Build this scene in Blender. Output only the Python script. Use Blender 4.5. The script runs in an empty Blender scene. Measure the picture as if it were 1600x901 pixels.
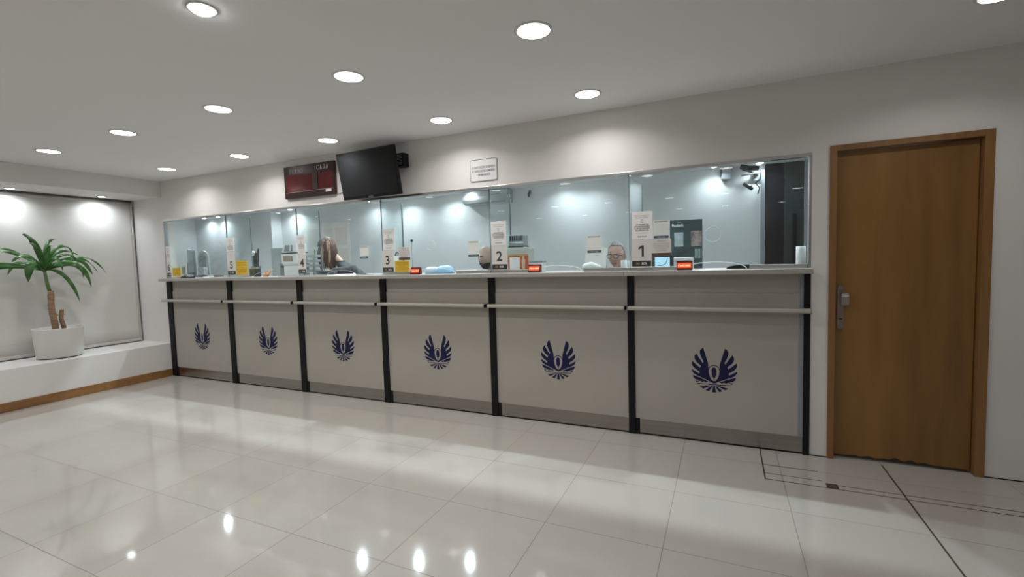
import bpy, bmesh, math, random
from mathutils import Vector, Matrix, Euler, noise
random.seed(7)
D = bpy.data
S = bpy.context.scene
COL = S.collection

# ------------------------------------------------------------------ camera
cam = D.cameras.new('camera'); camo = D.objects.new('camera', cam); COL.objects.link(camo)
r = Vector((0.91002505, 0.41354216, -0.02893597)); u = Vector((0.00087507, 0.06788394, 0.99769284)); f = Vector((-0.41455234, 0.9079508, -0.0614142))
M = Matrix(((r.x, u.x, -f.x, 6.7222434), (r.y, u.y, -f.y, -3.71265651), (r.z, u.z, -f.z, 1.41396276), (0, 0, 0, 1)))
camo.matrix_world = M
cam.sensor_fit = 'HORIZONTAL'; cam.sensor_width = 36; cam.lens = 726.216 / 1600 * 36
cam.clip_start = 0.02; cam.clip_end = 60
S.camera = camo

# ------------------------------------------------------------------ world, light levels, exposure
S.cycles.transparent_max_bounces = 32
W = D.worlds.new('world'); S.world = W; W.use_nodes = True
W.node_tree.nodes['Background'].inputs[0].default_value = (0.75, 0.82, 0.9, 1)
W.node_tree.nodes['Background'].inputs[1].default_value = 0.05
S.view_settings.view_transform = 'Standard'; S.view_settings.look = 'None'
S.view_settings.gamma = 1; S.view_settings.use_curve_mapping = False
S.view_settings.exposure = -0.06
P_DOWN = 13.0      # watts, recessed downlights of the hall
P_SPOT = 6.0
P_TELLER = 2.8    # small spots behind the glass
P_NICHE = 17.0
P_FRONTROW = 42.0   # cool lamps right above the tellers, their light falls through the glass onto the hall floor
C_WARM = (1.0, 0.95, 0.88); C_NEUT = (1.0, 0.975, 0.95); C_COOL = (0.86, 0.95, 1.0)
CEIL = 2.57

# ------------------------------------------------------------------ helpers
def lin(c):
    return tuple(((v / 255) / 12.92 if v / 255 <= 0.04045 else ((v / 255 + 0.055) / 1.055) ** 2.4) for v in c)

def mat(name, col, rough=0.5, metal=0.0, spec=0.5, var=0.0, vscale=6.0, bump=0.0, bscale=60, emit=None, estr=0.0, coat=0.0, stretch=None, trans=0.0):
    m = D.materials.new(name); m.use_nodes = True
    nt = m.node_tree; b = nt.nodes['Principled BSDF']
    b.inputs['Base Color'].default_value = (*col, 1)
    b.inputs['Roughness'].default_value = rough; b.inputs['Metallic'].default_value = metal
    b.inputs['Specular IOR Level'].default_value = spec
    b.inputs['Coat Weight'].default_value = coat; b.inputs['Coat Roughness'].default_value = 0.08
    b.inputs['Transmission Weight'].default_value = trans
    if emit: b.inputs['Emission Color'].default_value = (*emit, 1); b.inputs['Emission Strength'].default_value = estr
    tc = nt.nodes.new('ShaderNodeTexCoord'); mp = nt.nodes.new('ShaderNodeMapping')
    nt.links.new(tc.outputs['Object'], mp.inputs['Vector'])
    if stretch: mp.inputs['Scale'].default_value = stretch
    n = nt.nodes.new('ShaderNodeTexNoise'); n.inputs['Scale'].default_value = vscale; n.inputs['Detail'].default_value = 4
    nt.links.new(mp.outputs[0], n.inputs['Vector'])
    rp = nt.nodes.new('ShaderNodeValToRGB')
    v = max(var, 0.015)
    rp.color_ramp.elements[0].color = (*[c * (1 - v) for c in col], 1); rp.color_ramp.elements[1].color = (*[min(1, c * (1 + v)) for c in col], 1)
    rp.color_ramp.elements[0].position = 0.3; rp.color_ramp.elements[1].position = 0.7
    nt.links.new(n.outputs['Fac'], rp.inputs[0]); nt.links.new(rp.outputs[0], b.inputs['Base Color'])
    if bump:
        n2 = nt.nodes.new('ShaderNodeTexNoise'); n2.inputs['Scale'].default_value = bscale
        nt.links.new(mp.outputs[0], n2.inputs['Vector'])
        bp = nt.nodes.new('ShaderNodeBump'); bp.inputs['Strength'].default_value = bump; bp.inputs['Distance'].default_value = 0.003
        nt.links.new(n2.outputs['Fac'], bp.inputs['Height']); nt.links.new(bp.outputs[0], b.inputs['Normal'])
    return m

def glass_mat(name, tint, gloss_mul=1.0):
    m = D.materials.new(name); m.use_nodes = True; nt = m.node_tree; nt.nodes.clear()
    o = nt.nodes.new('ShaderNodeOutputMaterial'); mx = nt.nodes.new('ShaderNodeMixShader')
    t = nt.nodes.new('ShaderNodeBsdfTransparent'); t.inputs[0].default_value = (*tint, 1)
    g = nt.nodes.new('ShaderNodeBsdfGlossy'); g.inputs['Roughness'].default_value = 0.0
    # Schlick reflectance from the unsigned viewing angle, so both faces of a pane behave alike
    ge = nt.nodes.new('ShaderNodeNewGeometry'); dt = nt.nodes.new('ShaderNodeVectorMath'); dt.operation = 'DOT_PRODUCT'
    nt.links.new(ge.outputs['Incoming'], dt.inputs[0]); nt.links.new(ge.outputs['Normal'], dt.inputs[1])
    def mt(op, a_, b_=None):
        q = nt.nodes.new('ShaderNodeMath'); q.operation = op
        for i_, v_ in enumerate((a_, b_)):
            if v_ is None: continue
            if isinstance(v_, (int, float)): q.inputs[i_].default_value = v_
            else: nt.links.new(v_, q.inputs[i_])
        return q.outputs[0]
    fz = mt('POWER', mt('SUBTRACT', 1.0, mt('ABSOLUTE', dt.outputs['Value'])), 5.0)
    nt.links.new(mt('MULTIPLY', mt('ADD', mt('MULTIPLY', fz, 0.96), 0.04), gloss_mul), mx.inputs[0])
    nt.links.new(t.outputs[0], mx.inputs[1]); nt.links.new(g.outputs[0], mx.inputs[2]); nt.links.new(mx.outputs[0], o.inputs[0])
    return m

def wpos(o):
    p = Vector(o.location)
    while o.parent: o = o.parent; p = p + Vector(o.location)
    return p

def obj(name, bm, m, parent=None, smooth=False, world=True):
    """link bm as one mesh object; coordinates of bm are world ones"""
    me = D.meshes.new(name)
    if parent is not None and world: bmesh.ops.translate(bm, verts=bm.verts, vec=-wpos(parent))
    bm.normal_update(); bm.to_mesh(me); bm.free()
    if isinstance(m, (list, tuple)):
        for k in m: me.materials.append(k)
    elif m: me.materials.append(m)
    if smooth:
        for p in me.polygons: p.use_smooth = True
    o = D.objects.new(name, me); COL.objects.link(o)
    if parent is not None: o.parent = parent
    return o

def tag(o, label, cat, group=None):
    o['label'] = label; o['category'] = cat
    if group: o['group'] = group
    return o

def thing(name, label, cat, loc=(0, 0, 0), group=None):
    o = D.objects.new(name, None); COL.objects.link(o); o.location = loc; o.empty_display_size = 0.05
    return tag(o, label, cat, group)

def struct(name, bm, m, parent=None):
    o = obj(name, bm, m, parent)
    if parent is None: o['kind'] = 'structure'
    return o

def nb(): return bmesh.new()

def box(bm, x0, x1, y0, y1, z0, z1, bev=0.0, seg=2, mi=0):
    g = bmesh.ops.create_cube(bm, size=1.0)
    for v in g['verts']:
        v.co = Vector((x0 + (v.co.x + .5) * (x1 - x0), y0 + (v.co.y + .5) * (y1 - y0), z0 + (v.co.z + .5) * (z1 - z0)))
    fs = {fc for v in g['verts'] for fc in v.link_faces}
    for fc in fs: fc.material_index = mi
    if bev: 
        es = list({e for v in g['verts'] for e in v.link_edges})
        rr = bmesh.ops.bevel(bm, geom=es, offset=bev, segments=seg, affect='EDGES', profile=0.5)
        for fc in rr['faces']: fc.material_index = mi
    return bm

def xform(bm, mtx, start=0):
    bm.verts.ensure_lookup_table()
    for v in bm.verts[start:]: v.co = mtx @ v.co

def lathe(bm, prof, c=(0, 0, 0), n=32, sx=1, sy=1):
    rings = []
    for rr, z in prof:
        if rr < 1e-6: rings.append([bm.verts.new((c[0], c[1], c[2] + z))])
        else: rings.append([bm.verts.new((c[0] + sx * rr * math.cos(2 * math.pi * i / n), c[1] + sy * rr * math.sin(2 * math.pi * i / n), c[2] + z)) for i in range(n)])
    for a, b in zip(rings, rings[1:]):
        for i in range(n):
            j = (i + 1) % n
            if len(a) == 1 and len(b) == 1: continue
            if len(a) == 1: bm.faces.new((a[0], b[j], b[i]))
            elif len(b) == 1: bm.faces.new((a[i], a[j], b[0]))
            else: bm.faces.new((a[i], a[j], b[j], b[i]))
    return bm

def tube(bm, pts, rad, n=10, cap=True):
    pts = [Vector(p) for p in pts]; rads = rad if isinstance(rad, (list, tuple)) else [rad] * len(pts)
    rings = []; prev = None
    for i, p in enumerate(pts):
        t = (pts[min(i + 1, len(pts) - 1)] - pts[max(i - 1, 0)]).normalized()
        a = prev if prev is not None else (Vector((0, 0, 1)) if abs(t.z) < .9 else Vector((1, 0, 0)))
        s = t.cross(a).normalized(); a = s.cross(t).normalized(); prev = a
        rings.append([bm.verts.new(p + rads[i] * (math.cos(2 * math.pi * k / n) * s + math.sin(2 * math.pi * k / n) * a)) for k in range(n)])
    for A, B in zip(rings, rings[1:]):
        for k in range(n): bm.faces.new((A[k], A[(k + 1) % n], B[(k + 1) % n], B[k]))
    if cap: bm.faces.new(rings[0][::-1]); bm.faces.new(rings[-1])
    return bm

def arcpts(c, rx, rz, a0, a1, n, y=0):
    return [(c[0] + rx * math.cos(a0 + (a1 - a0) * i / n), c[1] + rz * math.sin(a0 + (a1 - a0) * i / n)) for i in range(n + 1)]

def prism_xz(bm, pts, y0, y1, mi=0):
    """polygon in the xz plane given depth from y0 (front) to y1"""
    a = [bm.verts.new((x, y0, z)) for x, z in pts]; b = [bm.verts.new((x, y1, z)) for x, z in pts]
    fs = [bm.faces.new(a), bm.faces.new(b[::-1])]
    n = len(pts)
    for i in range(n): fs.append(bm.faces.new((a[i], b[i], b[(i + 1) % n], a[(i + 1) % n])))
    for fc in fs: fc.material_index = mi
    bmesh.ops.recalc_face_normals(bm, faces=fs)
    return bm

def prism_yz(bm, pts, x0, x1):
    a = [bm.verts.new((x0, y, z)) for y, z in pts]; b = [bm.verts.new((x1, y, z)) for y, z in pts]
    n = len(pts); fs = [bm.faces.new(a), bm.faces.new(b[::-1])]
    for i in range(n): fs.append(bm.faces.new((a[i], b[i], b[(i + 1) % n], a[(i + 1) % n])))
    bmesh.ops.recalc_face_normals(bm, faces=fs); return bm

def rounded(x0, x1, z0, z1, rr, n=5):
    p = []
    for cx, cz, a in ((x1 - rr, z0 + rr, -90), (x1 - rr, z1 - rr, 0), (x0 + rr, z1 - rr, 90), (x0 + rr, z0 + rr, 180)):
        for i in range(n + 1):
            t = math.radians(a + 90 * i / n); p.append((cx + rr * math.cos(t), cz + rr * math.sin(t)))
    return p

def text_bm(s, x, z, h, y, w=None, align='CENTER', bold=0.0, depth=0.0006, shear=0):
    """text mesh standing in the xz plane, facing -y; x,z = anchor, h = line height, w = forced width"""
    cu = D.curves.new('txt', 'FONT'); cu.body = s; cu.size = 1; cu.align_x = 'CENTER'; cu.offset = bold; cu.resolution_u = 3
    cu.shear = shear
    o = D.objects.new('txt', cu); COL.objects.link(o)
    dg = bpy.context.evaluated_depsgraph_get(); me = D.meshes.new_from_object(o.evaluated_get(dg))
    D.objects.remove(o); D.curves.remove(cu)
    bm = nb(); bm.from_mesh(me); D.meshes.remove(me)
    if not bm.verts: return bm
    xs = [v.co.x for v in bm.verts]; ys = [v.co.y for v in bm.verts]
    H = 0.73; sc = h / H; cx = (min(xs) + max(xs)) / 2; ww = max(xs) - min(xs)
    sx = (w / ww) if w else sc
    for v in bm.verts:
        a, b = v.co.x, v.co.y
        X = (a - (cx if align == 'CENTER' else min(xs))) * sx
        v.co = Vector((x + X, y, z + b * sc))
    return bm

def join_bm(bms):
    out = nb()
    for b in bms:
        me = D.meshes.new('t'); b.to_mesh(me); b.free(); out.from_mesh(me); D.meshes.remove(me)
    return out

def copy_tree(o, parent=None):
    c = o.copy(); COL.objects.link(c)
    if parent is not None: c.parent = parent
    for ch in list(o.children): copy_tree(ch, c)
    return c

# ------------------------------------------------------------------ materials
m_wall = mat('white_wall_paint', (0.74, 0.72, 0.70), 0.55, spec=0.3, var=0.02, vscale=1.5, bump=0.05, bscale=160)
m_ceil = mat('ceiling_paint', (0.80, 0.79, 0.785), 0.7, spec=0.2, var=0.015, vscale=1.0)
m_tellerwall = mat('teller_wall_paint', (0.70, 0.735, 0.745), 0.6, spec=0.3, var=0.02)
m_alu = mat('brushed_aluminium', (0.60, 0.61, 0.61), 0.28, 1.0, var=0.08, vscale=4, stretch=(1, 40, 40))
m_steel = mat('brushed_steel_kickplate', (0.36, 0.34, 0.32), 0.22, 1.0, var=0.08, vscale=3, stretch=(1, 20, 30))
m_panel = mat('beige_laminate', (0.42, 0.392, 0.350), 0.42, spec=0.4, var=0.03, vscale=2)
m_top = mat('greige_countertop', (0.38, 0.365, 0.34), 0.30, spec=0.5, var=0.05, vscale=30)
m_black = mat('satin_black', (0.006, 0.006, 0.007), 0.5, spec=0.25)
m_blackgap = mat('dark_gap', (0.012, 0.010, 0.009), 0.8)
m_navy = mat('navy_vinyl', (0.014, 0.014, 0.06), 0.6, spec=0.2)
m_glass = glass_mat('clear_glass', (0.955, 0.985, 0.985), 1.0)
m_edge = mat('glass_edge_green', (0.15, 0.19, 0.19), 0.45, spec=0.3)
m_frost = mat('glass_cut_edge', (0.75, 0.82, 0.83), 0.25, spec=0.6)
m_cut = mat('clear_cut_edge', (0.34, 0.40, 0.41), 0.3)
m_paper = mat('white_paper', (0.84, 0.83, 0.82), 0.7, spec=0.2)
m_paperg = mat('grey_white_card', (0.70, 0.675, 0.65), 0.6, spec=0.2)
m_ink = mat('dark_ink', (0.05, 0.05, 0.055), 0.6)
m_inkg = mat('grey_ink', (0.25, 0.25, 0.26), 0.6)
m_footer = mat('charcoal_footer', (0.035, 0.033, 0.03), 0.4)
m_gold = mat('gold_ink', (0.45, 0.33, 0.12), 0.5)
m_yellow = mat('yellow_card', (0.75, 0.48, 0.03), 0.5)
m_teal = mat('dark_slate_ink', (0.05, 0.10, 0.12), 0.5)
m_plastic_w = mat('white_plastic', (0.72, 0.74, 0.74), 0.35)
m_plastic_g = mat('grey_plastic', (0.25, 0.28, 0.30), 0.4)
m_plastic_d = mat('dark_plastic', (0.03, 0.035, 0.04), 0.35)
m_red = mat('red_led_display', (0.25, 0.02, 0.01), 0.2, emit=(1.0, 0.10, 0.03), estr=0.9)
m_redcase = mat('dark_red_case', (0.09, 0.006, 0.006), 0.25)
m_ledtxt = mat('lit_red_letters', (0.8, 0.2, 0.1), 0.3, emit=(1.0, 0.30, 0.16), estr=4)
m_blind = mat('cream_blind_fabric', (0.66, 0.645, 0.61), 0.8, spec=0.1, var=0.02, vscale=2, bump=0.25, bscale=400)
m_rail = mat('blind_rail', (0.56, 0.52, 0.48), 0.45)
m_pot = mat('cream_glazed_pot', (0.66, 0.65, 0.61), 0.35, spec=0.5)
m_soil = mat('dark_soil', (0.03, 0.022, 0.016), 0.95, var=0.4, vscale=60, bump=0.8)
m_bark = mat('tan_cane_bark', (0.30, 0.19, 0.11), 0.75, var=0.3, vscale=20, bump=0.5, stretch=(1, 1, 5))
m_leaf = mat('dracaena_leaf', (0.05, 0.155, 0.032), 0.4, var=0.5, vscale=14, spec=0.5)
m_stem = mat('green_stem', (0.10, 0.16, 0.05), 0.5, var=0.2)

def wood(name, a, b, stretch, coat=0.0, rough=0.35):
    m = mat(name, a, rough, coat=coat); nt = m.node_tree; bs = nt.nodes['Principled BSDF']
    tc = nt.nodes.new('ShaderNodeTexCoord'); mp = nt.nodes.new('ShaderNodeMapping'); mp.inputs['Scale'].default_value = stretch
    nt.links.new(tc.outputs['Object'], mp.inputs[0])
    n1 = nt.nodes.new('ShaderNodeTexNoise'); n1.inputs['Scale'].default_value = 3.0; n1.inputs['Detail'].default_value = 8; n1.inputs['Distortion'].default_value = 0.4
    nt.links.new(mp.outputs[0], n1.inputs['Vector'])
    n2 = nt.nodes.new('ShaderNodeTexNoise'); n2.inputs['Scale'].default_value = 0.7; n2.inputs['Detail'].default_value = 1
    nt.links.new(mp.outputs[0], n2.inputs['Vector'])
    mx = nt.nodes.new('ShaderNodeMath'); mx.operation = 'MULTIPLY_ADD'; mx.inputs[1].default_value = 0.5
    nt.links.new(n1.outputs['Fac'], mx.inputs[0])
    m2 = nt.nodes.new('ShaderNodeMath'); m2.operation = 'MULTIPLY'; m2.inputs[1].default_value = 0.5
    nt.links.new(n2.outputs['Fac'], m2.inputs[0]); nt.links.new(m2.outputs[0], mx.inputs[2])
    rp = nt.nodes.new('ShaderNodeValToRGB'); rp.color_ramp.elements[0].position = 0.35; rp.color_ramp.elements[1].position = 0.65
    rp.color_ramp.elements[0].color = (*a, 1); rp.color_ramp.elements[1].color = (*b, 1)
    nt.links.new(mx.outputs[0], rp.inputs[0]); nt.links.new(rp.outputs[0], bs.inputs['Base Color'])
    return m
m_door = wood('varnished_door_veneer', (0.165, 0.078, 0.019), (0.27, 0.137, 0.035), (3.5, 3.5, 0.35), coat=0.15, rough=0.32)
m_frame = wood('door_frame_wood', (0.19, 0.090, 0.028), (0.28, 0.145, 0.048), (6, 6, 0.6), coat=0.1)
m_base = wood('baseboard_wood', (0.20, 0.09, 0.028), (0.33, 0.165, 0.055), (2, 1.2, 6))

# floor tiles: glossy porcelain with thin grout lines, grid measured from the corner of the counter
def floor_mat():
    m = D.materials.new('polished_floor_tiles'); m.use_nodes = True; nt = m.node_tree; b = nt.nodes['Principled BSDF']
    tc = nt.nodes.new('ShaderNodeTexCoord'); sp = nt.nodes.new('ShaderNodeSeparateXYZ'); nt.links.new(tc.outputs['Object'], sp.inputs[0])
    def math_(op, a, bb=None, c=None):
        n = nt.nodes.new('ShaderNodeMath'); n.operation = op
        for i, v in enumerate((a, bb, c)):
            if v is None: continue
            if isinstance(v, (int, float)): n.inputs[i].default_value = v
            else: nt.links.new(v, n.inputs[i])
        return n.outputs[0]
    ux = math_('DIVIDE', math_('SUBTRACT', sp.outputs[0], 7.057), 0.605); uy = math_('DIVIDE', math_('ADD', sp.outputs[1], 0.268), 0.5925)
    dist = []
    for uu, w in ((ux, .605), (uy, .5925)):
        fr = math_('FRACT', uu); d = math_('MINIMUM', fr, math_('SUBTRACT', 1.0, fr)); dist.append(math_('MULTIPLY', d, w))
    dm = math_('MINIMUM', dist[0], dist[1])
    line = math_('LESS_THAN', dm, 0.0019)
    wn = nt.nodes.new('ShaderNodeTexWhiteNoise'); wn.noise_dimensions = '2D'; cb = nt.nodes.new('ShaderNodeCombineXYZ')
    nt.links.new(math_('FLOOR', ux), cb.inputs[0]); nt.links.new(math_('FLOOR', uy), cb.inputs[1]); nt.links.new(cb.outputs[0], wn.inputs['Vector'])
    n = nt.nodes.new('ShaderNodeTexNoise'); n.inputs['Scale'].default_value = 2.2; n.inputs['Detail'].default_value = 5; nt.links.new(tc.outputs['Object'], n.inputs['Vector'])
    val = math_('ADD', math_('MULTIPLY', wn.outputs['Value'], 0.05), math_('MULTIPLY', n.outputs['Fac'], 0.10))
    rp = nt.nodes.new('ShaderNodeValToRGB'); rp.color_ramp.elements[0].position = 0.0; rp.color_ramp.elements[1].position = 0.15
    rp.color_ramp.elements[0].color = (0.42, 0.395, 0.36, 1); rp.color_ramp.elements[1].color = (0.48, 0.46, 0.425, 1)
    nt.links.new(val, rp.inputs[0])
    mx = nt.nodes.new('ShaderNodeMix'); mx.data_type = 'RGBA'; nt.links.new(line, mx.inputs[0]); nt.links.new(rp.outputs[0], mx.inputs[6]); mx.inputs[7].default_value = (0.20, 0.17, 0.14, 1)
    nt.links.new(mx.outputs[2], b.inputs['Base Color'])
    nt.links.new(math_('ADD', math_('MULTIPLY', line, 0.5), math_('ADD', math_('MULTIPLY', n.outputs['Fac'], 0.04), 0.04)), b.inputs['Roughness'])
    b.inputs['Specular IOR Level'].default_value = 0.75
    bp = nt.nodes.new('ShaderNodeBump'); bp.inputs['Strength'].default_value = 0.02; bp.inputs['Distance'].default_value = 0.01
    n3 = nt.nodes.new('ShaderNodeTexNoise'); n3.inputs['Scale'].default_value = 3.0; nt.links.new(tc.outputs['Object'], n3.inputs['Vector'])
    nt.links.new(n3.outputs['Fac'], bp.inputs['Height']); nt.links.new(bp.outputs[0], b.inputs['Normal'])
    return m
m_floor = floor_mat()

# ------------------------------------------------------------------ the room
XR, YB, YT, XTL, XTR = 10.2, -11.0, 3.3, -4.7, 8.0      # right wall, rear wall, teller wall, teller room ends
struct('floor', box(nb(), XTL - .2, XR + .2, YB - .2, YT + 1.5, -0.12, 0.0), m_floor)
struct('ceiling', box(nb(), XTL - .2, XR + .2, YB - .2, YT + 1.5, CEIL, CEIL + 0.15), m_ceil)
# front wall of the teller line: header above the glass, solid right of it with the door hole
bm = nb()
box(bm, 0.0, 7.262, 0.0, 0.14, 2.07, CEIL)                  # header
box(bm, -4.9, 0.0, 0.0, 0.14, 0, CEIL)                      # left of the opening (also the jamb of the window bay)
box(bm, 7.262, 7.385, 0.0, 0.14, 0, CEIL)
box(bm, 7.385, 8.15, 0.0, 0.14, 2.08, CEIL)
box(bm, 8.15, XR + .2, 0.0, 0.14, 0, CEIL)
struct('wall_back', bm, m_wall)
bm = nb(); box(bm, XR, XR + .2, YB, 0, 0, CEIL); struct('wall_right', bm, m_wall)
bm = nb(); box(bm, -0.8, XR, YB - .2, YB, 0, CEIL); struct('wall_front', bm, m_wall)
# left wall with the long window bay
BX, BYE = -0.64, -5.2
struct('trim_5', box(nb(), BX, 0.0, BYE, 0.0, 0.0, 0.438), m_wall)              # sill bench
bm = nb()
box(bm, BX, 0.0, BYE, 0.0, 2.366, CEIL)             # soffit
box(bm, -0.9, 0.0, YB, BYE, 0, CEIL)
box(bm, -0.9, BX - 0.09, BYE, 0.0, 0, 0.6)
box(bm, -0.9, BX - 0.09, BYE, 0.0, 2.3, CEIL)
struct('wall_left', bm, m_wall)
bm = nb(); box(bm, 0.0, 0.014, YB, -0.02, 0.0, 0.098, 0.003); struct('baseboard_left', bm, m_base)
# window behind the blind
w1 = nb(); 
for a, b_ in ((BYE, BYE + .06), (-2.66, -2.60), (-0.06, 0.0)): box(w1, BX - .13, BX - .09, a, b_, .6, 2.3)
box(w1, BX - .13, BX - .09, BYE, 0, .6, .66); box(w1, BX - .13, BX - .09, BYE, 0, 2.24, 2.3)
wf = struct('window_1', w1, m_alu)
obj('window_pane', box(nb(), BX - .115, BX - .108, BYE, 0, .62, 2.28), mat('night_glass', (0.02, 0.025, 0.03), 0.05), wf)
# teller room shell
bm = nb()
box(bm, XTL, 7.165, YT, YT + .15, 0, CEIL)
box(bm, 7.70, XTR + .2, YT, YT + .15, 0, CEIL)
box(bm, -2.70, -1.80, YT - .25, YT, 0, CEIL)
struct('wall_teller_back', bm, m_tellerwall)
struct('wall_teller_left', box(nb(), XTL - .2, XTL, 0.14, YT + .15, 0, CEIL), m_tellerwall)
struct('wall_teller_right', box(nb(), XTR, XTR + .2, 0.14, YT + .15, 0, CEIL), m_tellerwall)
# dark doorway at the right end of the teller room
m_darkdoor = mat('near_black_door', (0.012, 0.013, 0.018), 0.18); m_darkgreen = mat('dark_smoked_glass', (0.045, 0.06, 0.058), 0.12)
d2 = struct('door_2', join_bm([box(nb(), 7.165, 7.215, YT - .03, YT + .1, 0, CEIL), box(nb(), 7.66, 7.70, YT - .03, YT + .1, 0, CEIL)]), mat('grey_door_jamb', (0.30, 0.32, 0.35), 0.4))
obj('door_leaf', box(nb(), 7.215, 7.44, YT + .02, YT + .06, 0, CEIL, .003), m_darkdoor, d2)
obj('side_panel', box(nb(), 7.445, 7.66, YT + .02, YT + .06, 0, CEIL, .003), m_darkgreen, d2)
obj('pull_handle', box(nb(), 7.535, 7.575, YT - .02, YT + .02, 1.0, 1.90, .008), m_black, d2)
# wooden door on the right
m_lock = mat('satin_bronze_steel', (0.33, 0.29, 0.25), 0.3, 1.0)
bm = nb()
box(bm, 7.362, 7.400, -0.016, 0.10, 0, 2.10, .002); box(bm, 8.126, 8.172, -0.016, 0.10, 0, 2.10, .002); box(bm, 7.400, 8.126, -0.016, 0.10, 2.062, 2.10, .002)
box(bm, 7.400, 7.412, 0.075, 0.10, 0, 2.062); box(bm, 8.114, 8.126, 0.075, 0.10, 0, 2.062)
d1 = struct('door_1', bm, m_frame)
obj('door_leaf', box(nb(), 7.404, 8.122, 0.035, 0.075, 0.008, 2.058, .002), m_door, d1)
# grime along the foot of the leaf (wear with a shape of its own)
gb = nb(); N = 40
pts = [(7.41 + .70 * i / N, 0.012 + (0.008 + 0.020 * abs(noise.noise(Vector((i * .23, 3, 1)))) * math.sin(math.pi * i / N) * 2)) for i in range(N + 1)]
prism_xz(gb, [(7.41, .009)] + pts + [(8.11, .009)], 0.0345, 0.036); obj('scuff_marks', gb, mat('dark_scuffs', (0.03, 0.018, 0.01), 0.8), d1)
lk = nb(); prism_xz(lk, rounded(7.418, 7.455, 0.885, 1.182, .017, 8), 0.026, 0.036); lko = obj('lock_plate', lk, m_lock, d1)
kn = nb(); prism_yz(kn, [(0.03, 1.13), (0.03, 1.04), (-0.012, 1.045), (-0.028, 1.06), (-0.028, 1.115), (-0.012, 1.13)], 7.432, 7.474)
bmesh.ops.bevel(kn, geom=kn.edges[:], offset=.004, segments=2, affect='EDGES')
obj('pull_knob', kn, mat('worn_light_steel', (0.5, 0.48, 0.45), .28, 1.0), lko)
obj('keyhole', box(nb(), 7.427, 7.445, 0.024, 0.030, 0.951, 0.958), m_blackgap, lko)
bm = lathe(nb(), [(0, 0), (.012, 0), (.012, .006), (0, .008)], (0, 0, 0), 20); xform(bm, Matrix.Translation((7.437, 0.026, 1.160)) @ Matrix.Rotation(math.pi / 2, 4, 'X'))
obj('cylinder_cap', bm, m_lock, lko)
# thin dark joint along the wall foot
struct('trim_1', join_bm([box(nb(), 7.262, 7.362, -0.004, 0, 0, 0.006), box(nb(), 8.172, XR, -0.004, 0, 0, 0.006)]), m_blackgap)
# floor duct joints near the door
m_seam = mat('dark_floor_joint', (0.05, 0.035, 0.025), 0.6)
sb = nb()
box(sb, 6.955, 6.963, -0.49, 0.0, 0, 0.0012); box(sb, 6.958, 9.2, -0.493, -0.488, 0, 0.0012); box(sb, 7.33, 9.2, -0.438, -0.434, 0, 0.0012)
box(sb, 6.958, 7.27, -0.405, -0.402, 0, 0.0012); box(sb, 6.958, 7.27, -0.272, -0.266, 0, 0.0012); box(sb, 7.661, 7.669, -2.5, -0.02, 0, 0.0012)
struct('trim_2', sb, m_seam)
t = thing('floor_socket_plate', 'small dark metal socket plate set in the floor joint before the counter end', 'socket plate', (7.315, -0.462, 0))
obj('plate', box(nb(), 7.285, 7.345, -0.492, -0.432, 0, 0.004, .001), mat('worn_dark_metal', (0.16, 0.12, 0.09), .4, .8, var=.5, vscale=80), t)
obj('cover_flap', box(nb(), 7.296, 7.334, -0.48, -0.444, 0.004, 0.006, .0008), mat('worn_dark_metal_flap', (0.24, 0.19, 0.15), .35, .8, var=.5, vscale=90), t)

# ------------------------------------------------------------------ recessed lamps
def lamp_light(kind, watts, col, size, z, parent, blend=0.6, angle=120):
    l = D.lights.new('lamp_light', kind); l.energy = watts; l.color = col
    if kind == 'AREA': l.shape = 'DISK'; l.size = size; l.spread = math.radians(145)
    else: l.spot_size = math.radians(angle); l.spot_blend = blend; l.shadow_soft_size = size
    o = D.objects.new('lamp_light', l); COL.objects.link(o); o.location = (0, 0, z); o.parent = parent
    return o
def emis(name, col, s):
    m = mat(name, (0.9, 0.9, 0.9), 0.4, emit=col, estr=s); return m
m_lampE = emis('lamp_diffuser_lit', (1, 0.985, 0.96), 9); m_lampC = emis('cool_lamp_lit', (0.93, 0.97, 1), 25)
m_ring = mat('lamp_ring_white', (0.62, 0.61, 0.60), 0.35)
def ring_bm(r0, r1, h):
    return lathe(nb(), [(r0, 0.002), (r0, -h), (r1 - .003, -h), (r1, -h + .003), (r1, 0.002)], n=48)
def make_downlight():
    t = thing('ceiling_downlight', '', 'ceiling light')
    obj('trim_ring', ring_bm(.084, .098, .005), m_ring, t, True, False)
    obj('diffuser', lathe(nb(), [(0, -0.0035), (.05, -0.0038), (.084, -0.003)], n=48), m_lampE, t, True, False)
    lamp_light('AREA', P_DOWN, (1.0, 0.98, 0.96), .16, -0.012, t)
    return t
def make_spot(kind='teller'):
    t = thing('ceiling_spotlight', '', 'ceiling light')
    obj('trim_ring', ring_bm(.040, .055, .006), m_ring, t, True, False)
    obj('bulb', lathe(nb(), [(0, -0.014), (.02, -.012), (.034, -.006), (.040, -.001)], n=32), m_lampC, t, True, False)
    lamp_light('AREA' , P_TELLER, C_COOL, .06, -0.02, t)
    return t
dl = make_downlight(); first = True
GRID = []
xs = [0.90, 2.15, 3.38, 4.62, 5.845]
namex = ['nearest the window bay', 'second from the window bay', 'third from the window bay', 'fourth from the window bay', 'farthest from the window bay']
for yy, row in ((-0.41, 'row close to the wall'), (-1.44, 'outer row')):
    for x, nx in zip(xs, namex): GRID.append((x, yy, 'round ceiling downlight %s, %s' % (nx, row), None))
GRID.append((7.89, -0.755, 'round ceiling lamp cut by the top edge of the photo above the wooden door', None))
for yy in (-3.25, -6.2, -8.7):
    for x in (0.72, 1.95, 3.28, 4.48, 5.72, 6.75, 7.95): GRID.append((x, yy, 'round ceiling downlight in the hall behind the viewpoint', 'downlights behind the viewpoint'))
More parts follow.
